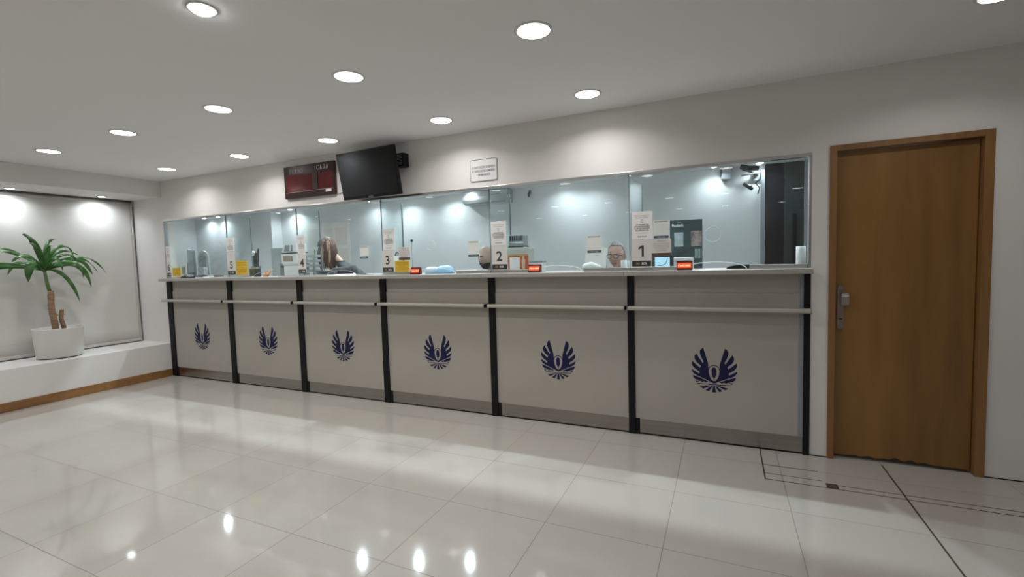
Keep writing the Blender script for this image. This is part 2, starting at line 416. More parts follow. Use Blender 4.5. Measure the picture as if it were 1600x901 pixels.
for x, y, lb, g in GRID:
    o = dl if first else copy_tree(dl); first = False
    o.location = (x, y, CEIL); o['label'] = lb; o['group'] = g or 'round hall downlights'
    if y > -.5:
        for ch in o.children:
            if ch.type == 'LIGHT': ch.data = ch.data.copy(); ch.data.energy = P_DOWN * .34
    if x > 7.8 and y > -1:
        for ch in o.children:
            if ch.type == 'LIGHT': ch.data = ch.data.copy(); ch.data.energy = P_DOWN * .25
sp = make_spot(); first = True
TS = [(7.145, 3.15), (6.61, 3.08), (4.89, 2.95), (4.50, 3.03), (2.94, 3.0), (2.50, 3.0), (1.55, 3.0), (0.79, 3.05), (-1.32, 3.12), (-3.59, 3.12), (-4.07, 3.12),
      (3.67, 1.39), (3.03, 1.14), (-0.32, 0.80), (2.30, 0.88), (-2.0, 1.6), (6.5, 1.4),  # leftmost of these is an added lamp that brightens the far left tellers
      (0.95, .46), (1.75, .46), (3.30, .46), (3.80, .46), (5.10, .46), (6.45, .46), (7.0, .46)]
tl = ['above the dark doorway', 'left of the dark doorway', 'right one of the pair over number 2 screen', 'left one of the pair over number 2 screen', 'over the air conditioner', 'just left of the air conditioner', 'behind the hanging television', 'left of the hanging television']
for k, (x, y) in enumerate(TS):
    o = sp if first else copy_tree(sp); first = False
    o.location = (x, y, CEIL)
    if k > 10: o.scale = (.6, .6, .6)
    else: o.scale = (1.15, 1.15, 1.15)
    w_ = 5.0 if k in (5, 6, 8) else P_TELLER
    for ch in list(o.children):
        if ch.type != 'LIGHT': continue
        if k > 10:                       # adjustable spots turned outwards, towards the counter and the hall
            D.objects.remove(ch); l_ = lamp_light('SPOT', P_FRONTROW * (2.0 if k > 16 else 1.0), C_COOL, .02, -.035, o, 1.0, 105); l_.rotation_euler = (math.radians(-38), 0, 0)
            l2 = lamp_light('AREA', 16.0 if x < 0 else 7.0 if k < 17 else 2.0, C_COOL, .06, -.03, o)  # added fill disk under the spot, strongest at the left to lift that end
        elif w_ != P_TELLER: ch.data = ch.data.copy(); ch.data.energy = w_
    if k < len(tl): o['label'] = 'small bright spotlight behind the glass, ' + tl[k]; o['group'] = 'spotlights behind the glass'
    elif k < 11: o['label'] = 'small bright spotlight behind the glass of the far left teller positions'; o['group'] = 'spotlights over the far left tellers'
    else: o['label'] = 'small ceiling spotlight above the tellers, hidden by the wall header'; o['group'] = 'spotlights hidden by the header'
# one adjustable spot in the hall ceiling
t = thing('ceiling_spotlight', 'small tilted spotlight alone in the ceiling at the top left', 'ceiling light', (4.61, -2.32, CEIL))
obj('trim_ring', ring_bm(.048, .062, .006), m_ring, t, True, False)
b = nb(); lathe(b, [(0, -.026), (.025, -.024), (.042, -.015), (.047, 0)], n=32); obj('bulb', b, m_lampC, t, True, False)
o = lamp_light('SPOT', P_SPOT * 4, C_NEUT, .05, -0.04, t, 1.0, 140)
# niche spots
ns = None
for k, y in enumerate((-0.43, -1.27, -2.1, -2.95, -3.8)):
    t = thing('bay_spotlight', ['small spotlight in the window bay soffit nearest the counter', 'small spotlight in the window bay soffit above the potted plant', 'small spotlight in the window bay soffit outside the photo'][min(k, 2)], 'ceiling light', (-0.46, y, 2.366), 'window bay spotlights')
    obj('trim_ring', ring_bm(.040, .055, .006), m_ring, t, True, False)
    obj('bulb', lathe(nb(), [(0, -0.010), (.02, -.009), (.040, -.001)], n=32), m_lampC, t, True, False)
    o = lamp_light('SPOT', P_NICHE, (0.88, 0.95, 1.0), .03, -0.02, t, 1.0, 150)
    o.rotation_euler = (0, math.radians(12), 0)

# ------------------------------------------------------------------ teller counter
ZB, ZT = 1.265, 1.300            # counter top slab
PX = [0.0, 1.213, 2.396, 3.567, 4.797, 6.029]; PW = [0.10, 0.085, 0.08, 0.07, 0.062, 0.052]
PXE = 7.222; OPEN_R = 7.262
EMC = [0.660, 1.876, 3.028, 4.225, 5.439, 6.656]
WING = [(-0.074, 0.162), (-0.087, 0.153), (-0.097, 0.135), (-0.096, 0.112), (-0.087, 0.088), (-0.071, 0.055), (-0.077, 0.044), (-0.123, 0.115), (-0.135, 0.094), (-0.133, 0.072), (-0.121, 0.051), (-0.09, 0.024), (-0.096, 0.008), (-0.151, 0.056), (-0.154, 0.038), (-0.149, 0.02), (-0.134, 0.002), (-0.098, -0.023), (-0.102, -0.037), (-0.156, -0.004), (-0.152, -0.021), (-0.139, -0.039), (-0.117, -0.052), (-0.033, -0.088), (-0.025, -0.093), (-0.013, -0.099), (0.0, -0.105), (0.0, -0.087), (-0.011, -0.083), (-0.023, -0.068), (-0.031, -0.047), (-0.036, -0.021), (-0.038, 0.0), (-0.040, 0.043)]
EMB = [WING,
 [(-0.148, -0.051), (-0.122, -0.058), (-0.082, -0.073), (-0.038, -0.094), (-0.052, -0.1), (-0.065, -0.094), (-0.082, -0.098), (-0.102, -0.087), (-0.127, -0.082), (-0.141, -0.07)],
 [(-0.129, -0.091), (-0.116, -0.095), (-0.099, -0.087), (-0.097, -0.092), (-0.121, -0.104)],
 [(-0.041, -0.005), (-0.036, 0.014), (-0.023, 0.028), (-0.010, .0335), (0.0, 0.035), (0.0, 0.029), (-0.010, .0275), (-0.019, 0.023), (-0.032, 0.011), (-0.035, -0.005)],
 [(0.0, 0.017), (-.006, .016), (-0.011, 0.012), (-0.017, -0.003), (-0.017, -0.036), (-0.011, -0.054), (-0.004, -0.062), (-0.002, -0.077), (0.0, -0.077)],
 [(-0.116, -0.109), (-0.116, -0.114), (0.0, -0.116), (0.0, -0.111)],
 [(-0.005, -0.12), (0.0, -0.12), (0.0, -0.172), (-0.013, -0.171)],
 [(-0.013, -0.12), (-0.007, -0.121), (-0.035, -0.166), (-0.058, -0.159)],
 [(-0.028, -0.12), (-0.013, -0.118), (-0.075, -0.149), (-0.098, -0.136)]]
def emblem_bm(cx, cz, y):
    bm = nb()
    for p in EMB:
        prism_xz(bm, [(cx + a, cz + b) for a, b in p], y - .0008, y)
        prism_xz(bm, [(cx - a, cz + b) for a, b in p], y - .0008, y)
    return bm
posname = ['below number 6 at the window bay', 'below the second screen from the left', 'below the third screen from the left', 'below number 3', 'below number 2', 'below number 1, next to the wooden door']
for i in range(6):
    x0 = PX[i]; x1 = PX[i + 1] if i < 5 else PXE
    pr = x0 + PW[i]
    cnum = 6 - i
    t = thing('teller_counter', 'beige counter section with winged emblem, ' + posname[i], 'counter', (x0, 0, 0), 'teller counter sections')
    pn = obj('front_panel', box(nb(), pr, x1, 0.0, 0.02, 0.12, 1.127, .001), m_panel, t)
    obj('recessed_shade_strip', box(nb(), pr, x1, 0.008, 0.02, 1.127, ZB), m_panel, t)  # upper strip set back, building the countertop's shade line into the shape
    obj('emblem', emblem_bm(EMC[i], 0.552 + .006, -0.0004), m_navy, pn)
    obj('kickplate', box(nb(), pr, x1, -0.004, 0.012, 0.014, 0.124, .001), m_steel, t)
    obj('toe_gap', box(nb(), x0, x1, 0.004, 0.014, 0, 0.0145), m_blackgap, t)
    # black upright with a small foot block
    bp = nb(); box(bp, x0, pr, -0.014, 0.10, 0.0, ZB, .002); obj('post', bp, m_black, t)
    bp = nb(); box(bp, pr - .001, pr + .035, -0.006, 0.02, 0.0, 0.128, .002); obj('post_foot', bp, m_black, t)
    # narrow shelf with rounded edges, ends short of the next post
    s0 = x0 + (PW[i] * .30 if i else -0.0) ; s1 = x1 - 0.010 if i < 5 else 7.258
    if i == 0: s0 = 0.002
    sh = nb(); prism_yz(sh, [(-0.002, .998), (-.080, .998), (-.086, 1.001), (-.088, 1.006), (-.088, 1.018), (-.086, 1.023), (-.080, 1.026), (-.002, 1.026)], s0, s1)
    so = obj('shelf', sh, m_panel, t)
    obj('shelf_end_cap', prism_yz(nb(), [(-0.002, .996), (-.081, .996), (-.088, .999), (-.090, 1.005), (-.090, 1.019), (-.088, 1.025), (-.081, 1.028), (-.002, 1.028)], s1 - .006, s1), m_plastic_g, so)
    # side gable hidden behind the post
    obj('gable', box(nb(), x0 + .02, x0 + .04, 0.10, 0.42, 0, ZB), m_panel, t)
    if i == 5:
        obj('post', box(nb(), PXE, 7.258, -0.014, 0.10, 0, ZB, .002), m_black, t)
        obj('edge_strip', box(nb(), PXE - .03, PXE, -0.003, 0.0, 0.014, ZB, .001), m_plastic_g, t)
# continuous counter top in three butted lengths
bm = nb()
for a, b_ in ((0.0, 4.777), (4.779, 6.021), (6.023, 7.262)): box(bm, a, b_, -0.105, 0.44, ZB, ZT, .004)
tag(obj('countertop', bm, m_top), 'long pale grey-beige countertop running above all six counter sections', 'countertop')

# aluminium head channel of the glazing
bm = nb(); box(bm, 0.0, 7.262, -0.006, 0.05, 2.048, 2.070, .002); struct('trim_3', bm, m_alu)
bm = nb(); box(bm, 0.0, 0.018, -0.004, 0.05, ZT, 2.048, .002); box(bm, 7.246, 7.262, 0.0, 0.05, ZT, 2.048, .002); struct('trim_4', bm, m_alu)

SX = [0.018, 1.236, 2.425, 3.604, 4.822, 6.052, 7.246]
FIND = [0, .335, .335, .345, .45, .62]
scn = ['far left glass screen at number 6 beside the window bay', 'second glass screen from the left, above the grey handset', 'third glass screen from the left, with the long-haired person behind', 'glass screen at number 3 with a talk hole, below the television', 'glass screen at number 2 with the grey-haired man behind it', 'right end glass screen at number 1 with a talk hole and dark doorway behind']
for i in range(6):
    a, b_ = SX[i] + .002, SX[i + 1] - .002; cx = EMC[i]; hw = .235 if i > 2 else .22
    t = thing('glass_screen', scn[i], 'glass screen', (a, 0.02, ZT), 'teller glass screens')
    # pane with an arched pass-through at the bottom
    zb = ZT + .004
    arch = [(cx - hw + .02, zb)] + [(cx - (hw - .02) * math.cos(math.pi * k / 14), zb + .052 * math.sin(math.pi * k / 14)) for k in range(1, 14)] + [(cx + hw - .02, zb)]
    bm = nb(); prism_xz(bm, [(a, zb)] + arch + [(b_, zb), (b_, 2.048), (a, 2.048)], 0.016, 0.026)
    pane = obj('pane', bm, m_glass, t)
    bm = nb(); tube(bm, [(x, .021, z) for x, z in arch], .0035 if i > 2 else .0022, 6); obj('pass_through_edge', bm, m_frost if i > 2 else m_cut, pane)
    obj('joint_edge', box(nb(), b_ - .003, b_ + .001, .014, .028, zb, 2.048), m_edge, pane) if i < 5 else None
    # steel sill channels left and right of the pass-through
    if i >= 3:
        ch = (0.0, .05, ZT, ZT + .030, .003)
    else:
        ch = (0.008, .04, ZT, ZT + .012, .002)
    obj('sill_channel', box(nb(), a, cx - hw, *ch), m_alu, t); obj('sill_channel', box(nb(), cx + hw, b_, *ch), m_alu, t)
    if i in (3, 5):
        rr = .046 if i == 3 else .055; tx, tz = (4.186, 1.572) if i == 3 else (6.650, 1.556)
        bm = nb(); n = 40
        tube(bm, [(tx + rr * math.cos(2 * math.pi * k / n), .0155, tz + rr * math.sin(2 * math.pi * k / n)) for k in range(n + 1)], .0028, 8, False)
        obj('talk_hole_rim', bm, m_frost, pane)
    if i > 0:
        d = FIND[i]; zlow = ZT + .005
        if True:
            bm = nb(); box(bm, SX[i] - .004, SX[i] + .004, .03, d, zlow, 2.048)
            ft = thing('glass_partition', 'clear glass fin standing between tellers, ' + ['', 'right of number 6', 'left of the white boxes', 'at number 3 behind its notice', 'at number 2 behind its notice', 'at number 1 behind its notice'][i], 'glass partition', (SX[i], .03, ZT), 'glass fins between tellers')
            obj('pane', bm, m_glass, ft)
            obj('rear_edge', box(nb(), SX[i] - .0065, SX[i] + .0065, d, d + .012, zlow, 2.048, .002), m_edge, ft)
            obj('foot_clip', box(nb(), SX[i] - .012, SX[i] + .012, d - .06, d - .03, ZT, ZT + .025, .002), m_alu, ft)

# ------------------------------------------------------------------ signs on the glass
YS = -0.002
def sheet_bm(x0, x1, z0, z1, y=None, th=.0012, rr=.0):
    y = YS if y is None else y
    bm = nb()
    if rr: prism_xz(bm, rounded(x0, x1, z0, z1, rr), y, y + th)
    else: prism_xz(bm, [(x0, z0), (x1, z0), (x1, z1), (x0, z1)], y, y + th)
    return bm
def number_sign(n, x0, x1, z0, z1, label):
    t = thing('number_sign', label, 'number sign', ((x0 + x1) / 2, YS, z0), 'teller number cards')
    sh = obj('card', sheet_bm(x0, x1, z0, z1), m_paperg, t)
    cx = (x0 + x1) / 2; w = x1 - x0
    obj('footer_band', sheet_bm(x0 + .003, x1 - .003, z0 + .003, z0 + .047, YS - .0008, .0007), m_footer, sh)
    obj('footer_letters', text_bm('BCR', cx + .022, z0 + .018, .017, YS - .001, .040, bold=.03), m_paper, sh)
    ic = nb()
    for k in (-1, 1):
        lathe(ic, [(0, 0), (.006, 0), (.0065, .0005)], (0, 0, 0), 12)
    # small gold double-loop mark
    ic.free(); ic = nb()
    for k in (-1, 1):
        cxx = cx - .028 + k * .007
        tube(ic, [(cxx + .006 * math.cos(2 * math.pi * q / 14), YS - .0014, z0 + .025 + .008 * math.sin(2 * math.pi * q / 14)) for q in range(15)], .0014, 5, False)
    obj('footer_mark', ic, m_gold, sh)
    if n == 1:
        nm = nb(); zz = z0 + .078; prism_xz(nm, [(cx + .002, zz), (cx + .018, zz), (cx + .018, zz + .088), (cx + .004, zz + .088), (cx - .022, zz + .072), (cx - .022, zz + .056), (cx + .002, zz + .069)], YS - .0018, YS - .001)
        obj('numeral', nm, m_ink, sh)
    else: obj('numeral', text_bm(str(n), cx + (.0 if n != 3 else -.004), z0 + .078, .088, YS - .001, bold=.018), m_ink, sh)
    return t
def lines(txts, cx, z, dz, h, w, m, parent, y, bold=0.0, name='text_line'):
    for k, s in enumerate(txts):
        obj(name, text_bm(s, cx, z - k * dz, h, y, w[k] if isinstance(w, (list, tuple)) else w, bold=bold), m, parent)
def notice(x0, x1, z0, z1, label, faint=False):
    t = thing('notice_sheet', label, 'notice', ((x0 + x1) / 2, YS, z0), 'notices above the number cards')
    sh = obj('sheet', sheet_bm(x0, x1, z0, z1), m_paper, t)
    cx = (x0 + x1) / 2; w = x1 - x0; y = YS - .001; mi = m_ink if not faint else m_inkg
    lines(['POR SU SEGURIDAD Y LA', 'DE LOS DEMAS'], cx, z1 - .034, .014, .007, [w * .72, w * .6], m_inkg, sh, y)
    ph = nb(); tube(ph, [(a, y, b) for a, b in rounded(cx - .007, cx + .007, z1 - .086, z1 - .062, .003)] + [(cx + .007, y, z1 - .083)], .0011, 4, False); obj('phone_symbol', ph, m_inkg, sh)
    lines(['LE INFORMAMOS QUE', 'SE ENCUENTRA PROHIBIDO', 'EL USO DE TELEFONOS', 'CELULARES EN LA CAJA'], cx, z1 - .106, .0142, .0095, [w * .62, w * .76, w * .74, w * .66], mi, sh, y, .02)
    lines(['MUCHAS GRACIAS'], cx, z1 - .168, .01, .005, w * .6, m_inkg, sh, y)
    lines(['BCR PLUS'], cx, z0 + .016, .01, .009, w * .42, mi, sh, y, .02)
    return t
number_sign(1, 6.066, 6.216, 1.331, 1.541, 'card with large black numeral 1 on the glass')
number_sign(2, 4.838, 4.990, 1.331, 1.543, 'card with large black numeral 2 on the glass')
number_sign(3, 3.612, 3.748, 1.328, 1.543, 'card with large black numeral 3 on the glass, left of the yellow card')
number_sign(4, 2.436, 2.556, 1.329, 1.543, 'numeral 4 card on the third screen from the left')
number_sign(5, 1.243, 1.390, 1.331, 1.610, 'tall card with numeral 5 beside the taller yellow card')
number_sign(6, 0.022, 0.112, 1.325, 1.512, 'numeral 6 card on the far left screen beside the small yellow card')
notice(6.070, 6.225, 1.545, 1.757, 'white notice with black text above the numeral 1 card')
notice(4.836, 4.986, 1.547, 1.757, 'white notice with black text above the numeral 2 card')
notice(3.625, 3.772, 1.547, 1.755, 'white notice with black text above the numeral 3 card')
notice(2.436, 2.556, 1.547, 1.752, 'white notice above the numeral 4 card', True)
notice(1.246, 1.390, 1.614, 1.780, 'faded pale notice above the numeral 5 card', True)
notice(0.024, 0.112, 1.516, 1.722, 'faded pale notice above the numeral 6 card', True)
m_stick = mat('sticker_white', (0.76, 0.79, 0.77), .45)
def sticker(x0, x1, z0, z1, label):
    t = thing('window_sticker', label, 'sticker', ((x0 + x1) / 2, YS, z0), 'payment stickers on the glass')
    w = x1 - x0
    b = obj('backing', sheet_bm(x0, x1, z0, z1, rr=.006), m_stick, t)
    lines(['BCR PLUS PAGO'], (x0 + x1) / 2, z1 - .016, .01, .009, w * .8, m_teal, b, YS - .001, .02)
    obj('footer_band', sheet_bm(x0 + .004, x1 - .004, z0 + .003, z0 + .022, YS - .0008, .0007, .004), m_teal, b)
    lines(['PAGA AQUI'], (x0 + x1) / 2, z0 + .009, .01, .007, w * .5, m_paper, b, YS - .0012)
sticker(6.231, 6.347, 1.543, 1.684, 'pale payment sticker on the glass right of the numeral 1 notice')
sticker(5.708, 5.830, 1.449, 1.593, 'pale payment sticker on the glass in front of the paper sheet the grey-haired man holds')
sticker(4.596, 4.716, 1.450, 1.597, 'pale payment sticker on the glass left of the bald bearded man')
sticker(3.322, 3.434, 1.470, 1.600, 'pale payment sticker on the third screen from the left')
def note(x0, x1, z0, z1, label):
    t = thing('notice_sheet', label, 'notice', ((x0 + x1) / 2, YS, z0))
    b = obj('sheet', sheet_bm(x0, x1, z0, z1), m_paperg, t); cx = (x0 + x1) / 2; w = x1 - x0; y = YS - .001
    obj('footer_band', sheet_bm(x0, x1, z0, z0 + .026, YS - .0008, .0007), mat('brown_band', (.11, .075, .06), .5), b)
    lines(['IMPORTANTE'], cx, z1 - .020, .01, .007, w * .4, m_ink, b, y)
    lines(['SEÑOR CLIENTE CONTROLE', 'SU DINERO ANTES DE', 'RETIRARSE DE LA CAJA', 'NO SE ACEPTAN', 'RECLAMOS'], cx, z1 - .038, .0135, .006, [w * .85, w * .8, w * .78, w * .66, w * .5], m_inkg, b, y)
note(6.218, 6.362, 1.408, 1.540, 'small cream notice with a dark footer right of the numeral 1 card')
note(3.815, 3.952, 1.443, 1.568, 'small white notice with a brown footer above the yellow card at number 3')
def ycard(x0, x1, z0, z1, label):
    t = thing('yellow_card', label, 'card', ((x0 + x1) / 2, YS, z0), 'yellow cards on the glass')
    b = obj('card', sheet_bm(x0, x1, z0, z1, YS - .0005), m_yellow, t); cx = (x0 + x1) / 2; w = x1 - x0; y = YS - .0015
    m_br = D.materials.get('brown_ink') or mat('brown_ink', (.2, .12, .02), .6)
    hh = z1 - z0
    lines(['HORARIO DE ATENCION', 'LUNES A VIERNES', 'DE 9 A 15 HS', 'CAJAS', 'GRACIAS'], cx, z0 + hh * .82, hh * .155, hh * .07, [w * .8, w * .84, w * .4, w * .8, w * .7], m_br, b, y)
ycard(3.762, 3.938, 1.328, 1.437, 'yellow card with brown lettering right of the numeral 3 card')
ycard(1.402, 1.60, 1.327, 1.497, 'tall yellow card right of the numeral 5 card')
ycard(0.140, 0.318, 1.326, 1.438, 'small yellow card right of the numeral 6 card')

# ------------------------------------------------------------------ wall sign, queue board, television
t = thing('wall_sign', 'white framed sign about the right of admission on the wall above the glass', 'sign', (4.785, 0, 2.215))
pl = obj('plate', sheet_bm(4.648, 4.922, 2.118, 2.313, -.006, .006, .016), mat('sign_plate_white', (.74, .74, .735), .35), t)
bm = nb(); pp = rounded(4.652, 4.918, 2.122, 2.309, .013); tube(bm, [(a, -.007, b) for a, b in pp + [pp[0]]], .0022, 6, False); obj('border_line', bm, m_inkg, t)
lines(['LA INSTITUCIÓN SE RESERVA', 'EL DERECHO DE ADMISIÓN', 'Y PERMANENCIA'], 4.785, 2.232, .033, .021, [.235, .22, .14], m_inkg, pl, -.0075, .02)

m_bur = mat('dark_burgundy_case', (0.035, 0.010, 0.010), 0.3); m_redwin = mat('dark_red_display_window', (0.13, 0.008, 0.010), 0.15)
t = thing('queue_display', 'dark red queue board with two red windows reading TURNO and CAJA', 'display board', (2.75, 0, 2.14))
cs = obj('case', box(nb(), 2.378, 3.116, -0.08, -0.052, 2.138, 2.482, .005), m_bur, t)
YD = -0.081
obj('turno_window', box(nb(), 2.417, 2.792, YD, -0.078, 2.208, 2.385, .0008), m_redwin, t)
obj('caja_window', box(nb(), 2.886, 3.082, YD, -0.078, 2.216, 2.385, .0008), m_redwin, t)
obj('window_divider', box(nb(), 2.800, 2.878, YD - .004, -0.078, 2.208, 2.390, .003), mat('divider_burgundy', (.05, .015, .013), .35), t)
obj('silver_line', box(nb(), 2.405, 3.084, YD - .001, -0.078, 2.200, 2.205), mat('dull_silver_line', (.45, .36, .34), .4), t)
obj('white_label', box(nb(), 2.984, 3.060, YD - .001, -0.078, 2.170, 2.199), m_paper, t)
# serif capitals cut from strokes
def serif(s, x, z, h, w, y):
    """letters T U R N O C A J drawn as serifed outlines, each cell 1 wide"""
    G = {'T': [[(0, .8), (0, 1), (1, 1), (1, .8), (.93, .93), (.62, .93), (.62, .07), (.75, .07), (.75, 0), (.25, 0), (.25, .07), (.38, .07), (.38, .93), (.07, .93)]],
         'U': [[(0, 1), (.4, 1), (.4, .94), (.3, .94), (.3, .3), (.38, .13), (.52, .09), (.68, .13), (.78, .3), (.78, .94), (.68, .94), (.68, 1), (1, 1), (1, .94), (.88, .94), (.88, .28), (.75, .05), (.5, -.01), (.22, .05), (.1, .28), (.1, .94), (0, .94)]],
         'R': [[(0, 1), (.6, 1), (.84, .92), (.9, .75), (.82, .56), (.62, .49), (.9, .07), (1, .07), (1, 0), (.74, 0), (.42, .47), (.32, .47), (.32, .07), (.42, .07), (.42, 0), (0, 0), (0, .07), (.1, .07), (.1, .94), (0, .94)]],
         'N': [[(0, 1), (.3, 1), (.78, .36), (.78, .94), (.68, .94), (.68, 1), (1, 1), (1, .94), (.88, .94), (.88, 0), (.78, 0), (.22, .76), (.22, .07), (.32, .07), (.32, 0), (0, 0), (0, .07), (.12, .07), (.12, .94), (0, .94)]],
         'A': [[(.42, 1), (.58, 1), (.9, .07), (1, .07), (1, 0), (.6, 0), (.6, .07), (.68, .07), (.62, .27), (.32, .27), (.26, .07), (.36, .07), (.36, 0), (0, 0), (0, .07), (.1, .07)]],
         'J': [[(.3, 1), (.9, 1), (.9, .94), (.76, .94), (.76, .25), (.62, .03), (.35, -.02), (.12, .06), (.1, .22), (.22, .3), (.32, .2), (.3, .1), (.42, .07), (.52, .2), (.52, .94), (.3, .94)]]}
    bm = nb(); n = len(s); cw = w / n * .86; gap = w / n
    for k, ch in enumerate(s):
        ox = x + k * gap
        if ch == 'O' or ch == 'C':
            cx, cz = ox + cw * .5, z + h * .5; N = 28
            a0, a1 = (0, 2 * math.pi) if ch == 'O' else (.75, 2 * math.pi - .75)
            outer = [(cx + cw * .5 * math.cos(a0 + (a1 - a0) * q / N), cz + h * .52 * math.sin(a0 + (a1 - a0) * q / N)) for q in range(N + 1)]
            inner = [(cx + cw * .29 * math.cos(a0 + (a1 - a0) * q / N), cz + h * .44 * math.sin(a0 + (a1 - a0) * q / N)) for q in range(N + 1)]
            for q in range(N): prism_xz(bm, [outer[q], outer[q + 1], inner[q + 1], inner[q]], y - .001, y)
            if ch == 'C': prism_xz(bm, [(ox + cw * .88, z + h * .62), (ox + cw * .94, z + h * .62), (ox + cw * .94, z + h), (ox + cw * .88, z + h)], y - .001, y)
        else:
            for p in G[ch]: prism_xz(bm, [(ox + a * cw, z + b * h) for a, b in p], y - .001, y)
    return bm
m_lett = mat('pale_serif_letters', (.66, .60, .60), .5)
obj('turno_lettering', serif('TURNO', 2.458, 2.402, .042, .215, -.0802), mat('faded_serif_letters', (.42, .36, .36), .5), cs)
obj('caja_lettering', serif('CAJA', 2.868, 2.411, .045, .172, -.0802), m_lett, cs)
bm = nb(); tube(bm, [(2.72 + .36 * k / 14, -.03, 2.142 - .028 * math.sin(math.pi * k / 14)) for k in range(15)], .004, 8); obj('cable_loop', bm, m_plastic_d, t)
bm = nb(); tube(bm, [(3.11, -.06, 2.150), (3.16, -.058, 2.140), (3.25, -.056, 2.163), (3.35, -.056, 2.193), (3.45, -.06, 2.228)], .003, 6); obj('wall_cable', bm, m_plastic_d, t)

t.location = (2.75 - .052, .05, 2.14 + .012)
# television: hangs tilted forward from a wall arm
t = thing('television', 'black flat television tilted forward on the wall above the glass', 'television', (3.64, 0, 2.27))
TW, TH = .735, .445
tilt = Matrix.Translation((3.640, -0.175, 2.274)) @ Matrix.Rotation(math.radians(-3.5), 4, 'Z') @ Matrix.Rotation(math.radians(10), 4, 'X')
bm = box(nb(), -TW / 2, TW / 2, -.022, .012, -TH / 2, TH / 2, .004); xform(bm, tilt); hs = obj('housing', bm, m_black, t)
bm = box(nb(), -TW / 2 + .016, TW / 2 - .016, -.0235, -.021, -TH / 2 + .026, TH / 2 - .016); xform(bm, tilt); obj('screen', bm, mat('black_glossy_screen', (.012, .013, .015), .12), t)
bm = box(nb(), -.22, .22, .012, .045, -.16, .14, .01); xform(bm, tilt); obj('rear_cover', bm, m_plastic_d, t)
bm = box(nb(), -.03, .03, -.024, -.0225, -TH / 2 + .008, -TH / 2 + .014); xform(bm, tilt); obj('maker_mark', bm, m_inkg, hs)
bm = nb(); box(bm, 3.58, 3.70, -.012, 0, 2.20, 2.36, .002); box(bm, 3.62, 3.66, -.16, -.01, 2.26, 2.30, .003); obj('wall_bracket', bm, m_black, t)
t = thing('media_box', 'small black box mounted on the wall behind the right edge of the television', 'box', (3.95, 0, 2.39))
obj('case', box(nb(), 3.88, 3.985, -.085, -.002, 2.325, 2.452, .006), m_black, t)
obj('vent_grille', join_bm([box(nb(), 3.895, 3.97, -.087, -.084, 2.345 + .014 * k, 2.350 + .014 * k) for k in range(7)]), m_plastic_g, t)

# ------------------------------------------------------------------ window bay: roller blind and potted dracaena
t = thing('roller_blind', 'wide cream roller blind pulled down over the window bay', 'roller blind', (BX, -2.6, .45))
bm = nb(); N = 160
rows = []
for k in range(N + 1):
    y = -5.15 + (5.15 - .03) * k / N
    rows.append([bm.verts.new((BX + .004 * math.sin(y * 5.3) * (1 - j / 12.0) , y, .482 + (2.31 - .482) * j / 12)) for j in range(13)])
for A, B in zip(rows, rows[1:]):
    for j in range(12): bm.faces.new((A[j], A[j + 1], B[j + 1], B[j]))
o = obj('fabric', bm, m_blind, t, True)
sm = o.modifiers.new('s', 'SOLIDIFY'); sm.thickness = .002
obj('bottom_rail', box(nb(), BX - .012, BX + .012, -5.15, -.03, .450, .487, .004), m_rail, t)
bm = nb(); tube(bm, [(BX - .02, -5.16, 2.322), (BX - .02, -.02, 2.322)], .024, 16); obj('roller_tube', bm, m_rail, t, True)
obj('end_bracket', box(nb(), BX - .05, BX + .012, -.022, -.004, 2.29, 2.362, .003), m_plastic_g, t)
obj('side_guide', box(nb(), BX - .006, BX + .006, -.030, -.020, .45, 2.30), m_rail, t)
bm = nb(); tube(bm, [(BX + .03, -.05, 2.3), (BX + .03, -.05, 1.0)], .002, 5); obj('pull_chain', bm, m_plastic_w, t)

PC = Vector((-.335, -1.015, .438))
t = thing('potted_plant', 'green dracaena with long drooping leaves in a wide cream pot on the bay sill', 'potted plant', tuple(PC))
obj('pot_plate', lathe(nb(), [(0, .0), (.175, .0), (.185, .006), (.185, .014), (0, .014)], PC, 48), mat('dark_pot_foot', (.08, .07, .065), .6), t, True)
pot = obj('pot', lathe(nb(), [(0, .012), (.195, .012), (.203, .020), (.212, .18), (.222, .336), (.221, .344), (.212, .345), (.208, .335), (.200, .30), (0, .30)], PC, 64), m_pot, t, True)
obj('soil', lathe(nb(), [(0, .318), (.1, .316), (.203, .308)], PC, 40), m_soil, t, True)
def cane(p0, p1, r0, r1, name='cane'):
    n = 14; pts = []; rr = []
    for k in range(n + 1):
        a = k / n; p = Vector(p0).lerp(Vector(p1), a) + Vector((.006 * math.sin(a * 7), .005 * math.cos(a * 6), 0)); pts.append(p); rr.append((r0 + (r1 - r0) * a) * (1 + .08 * ((k % 3) == 0)))
    obj(name, tube(nb(), pts, rr, 14), m_bark, t, True)
cane(PC + Vector((0.0, -.025, .30)), PC + Vector((.0, -.042, .775)), .031, .028)
cane(PC + Vector((.01, .045, .30)), PC + Vector((.01, .038, .548)), .022, .019)
bm = nb(); tube(bm, [PC + Vector((0, -.06, .485)), PC + Vector((0, .075, .49))], .005, 6); obj('cane_tie', bm, m_bark, t)
crown = PC + Vector((0.0, -.075, .985))
obj('stem', tube(nb(), [PC + Vector((0, -.045, .77)), PC + Vector((0, -.06, .86)), crown + Vector((0, 0, .05))], [.018, .017, .014], 10), m_stem, t, True)
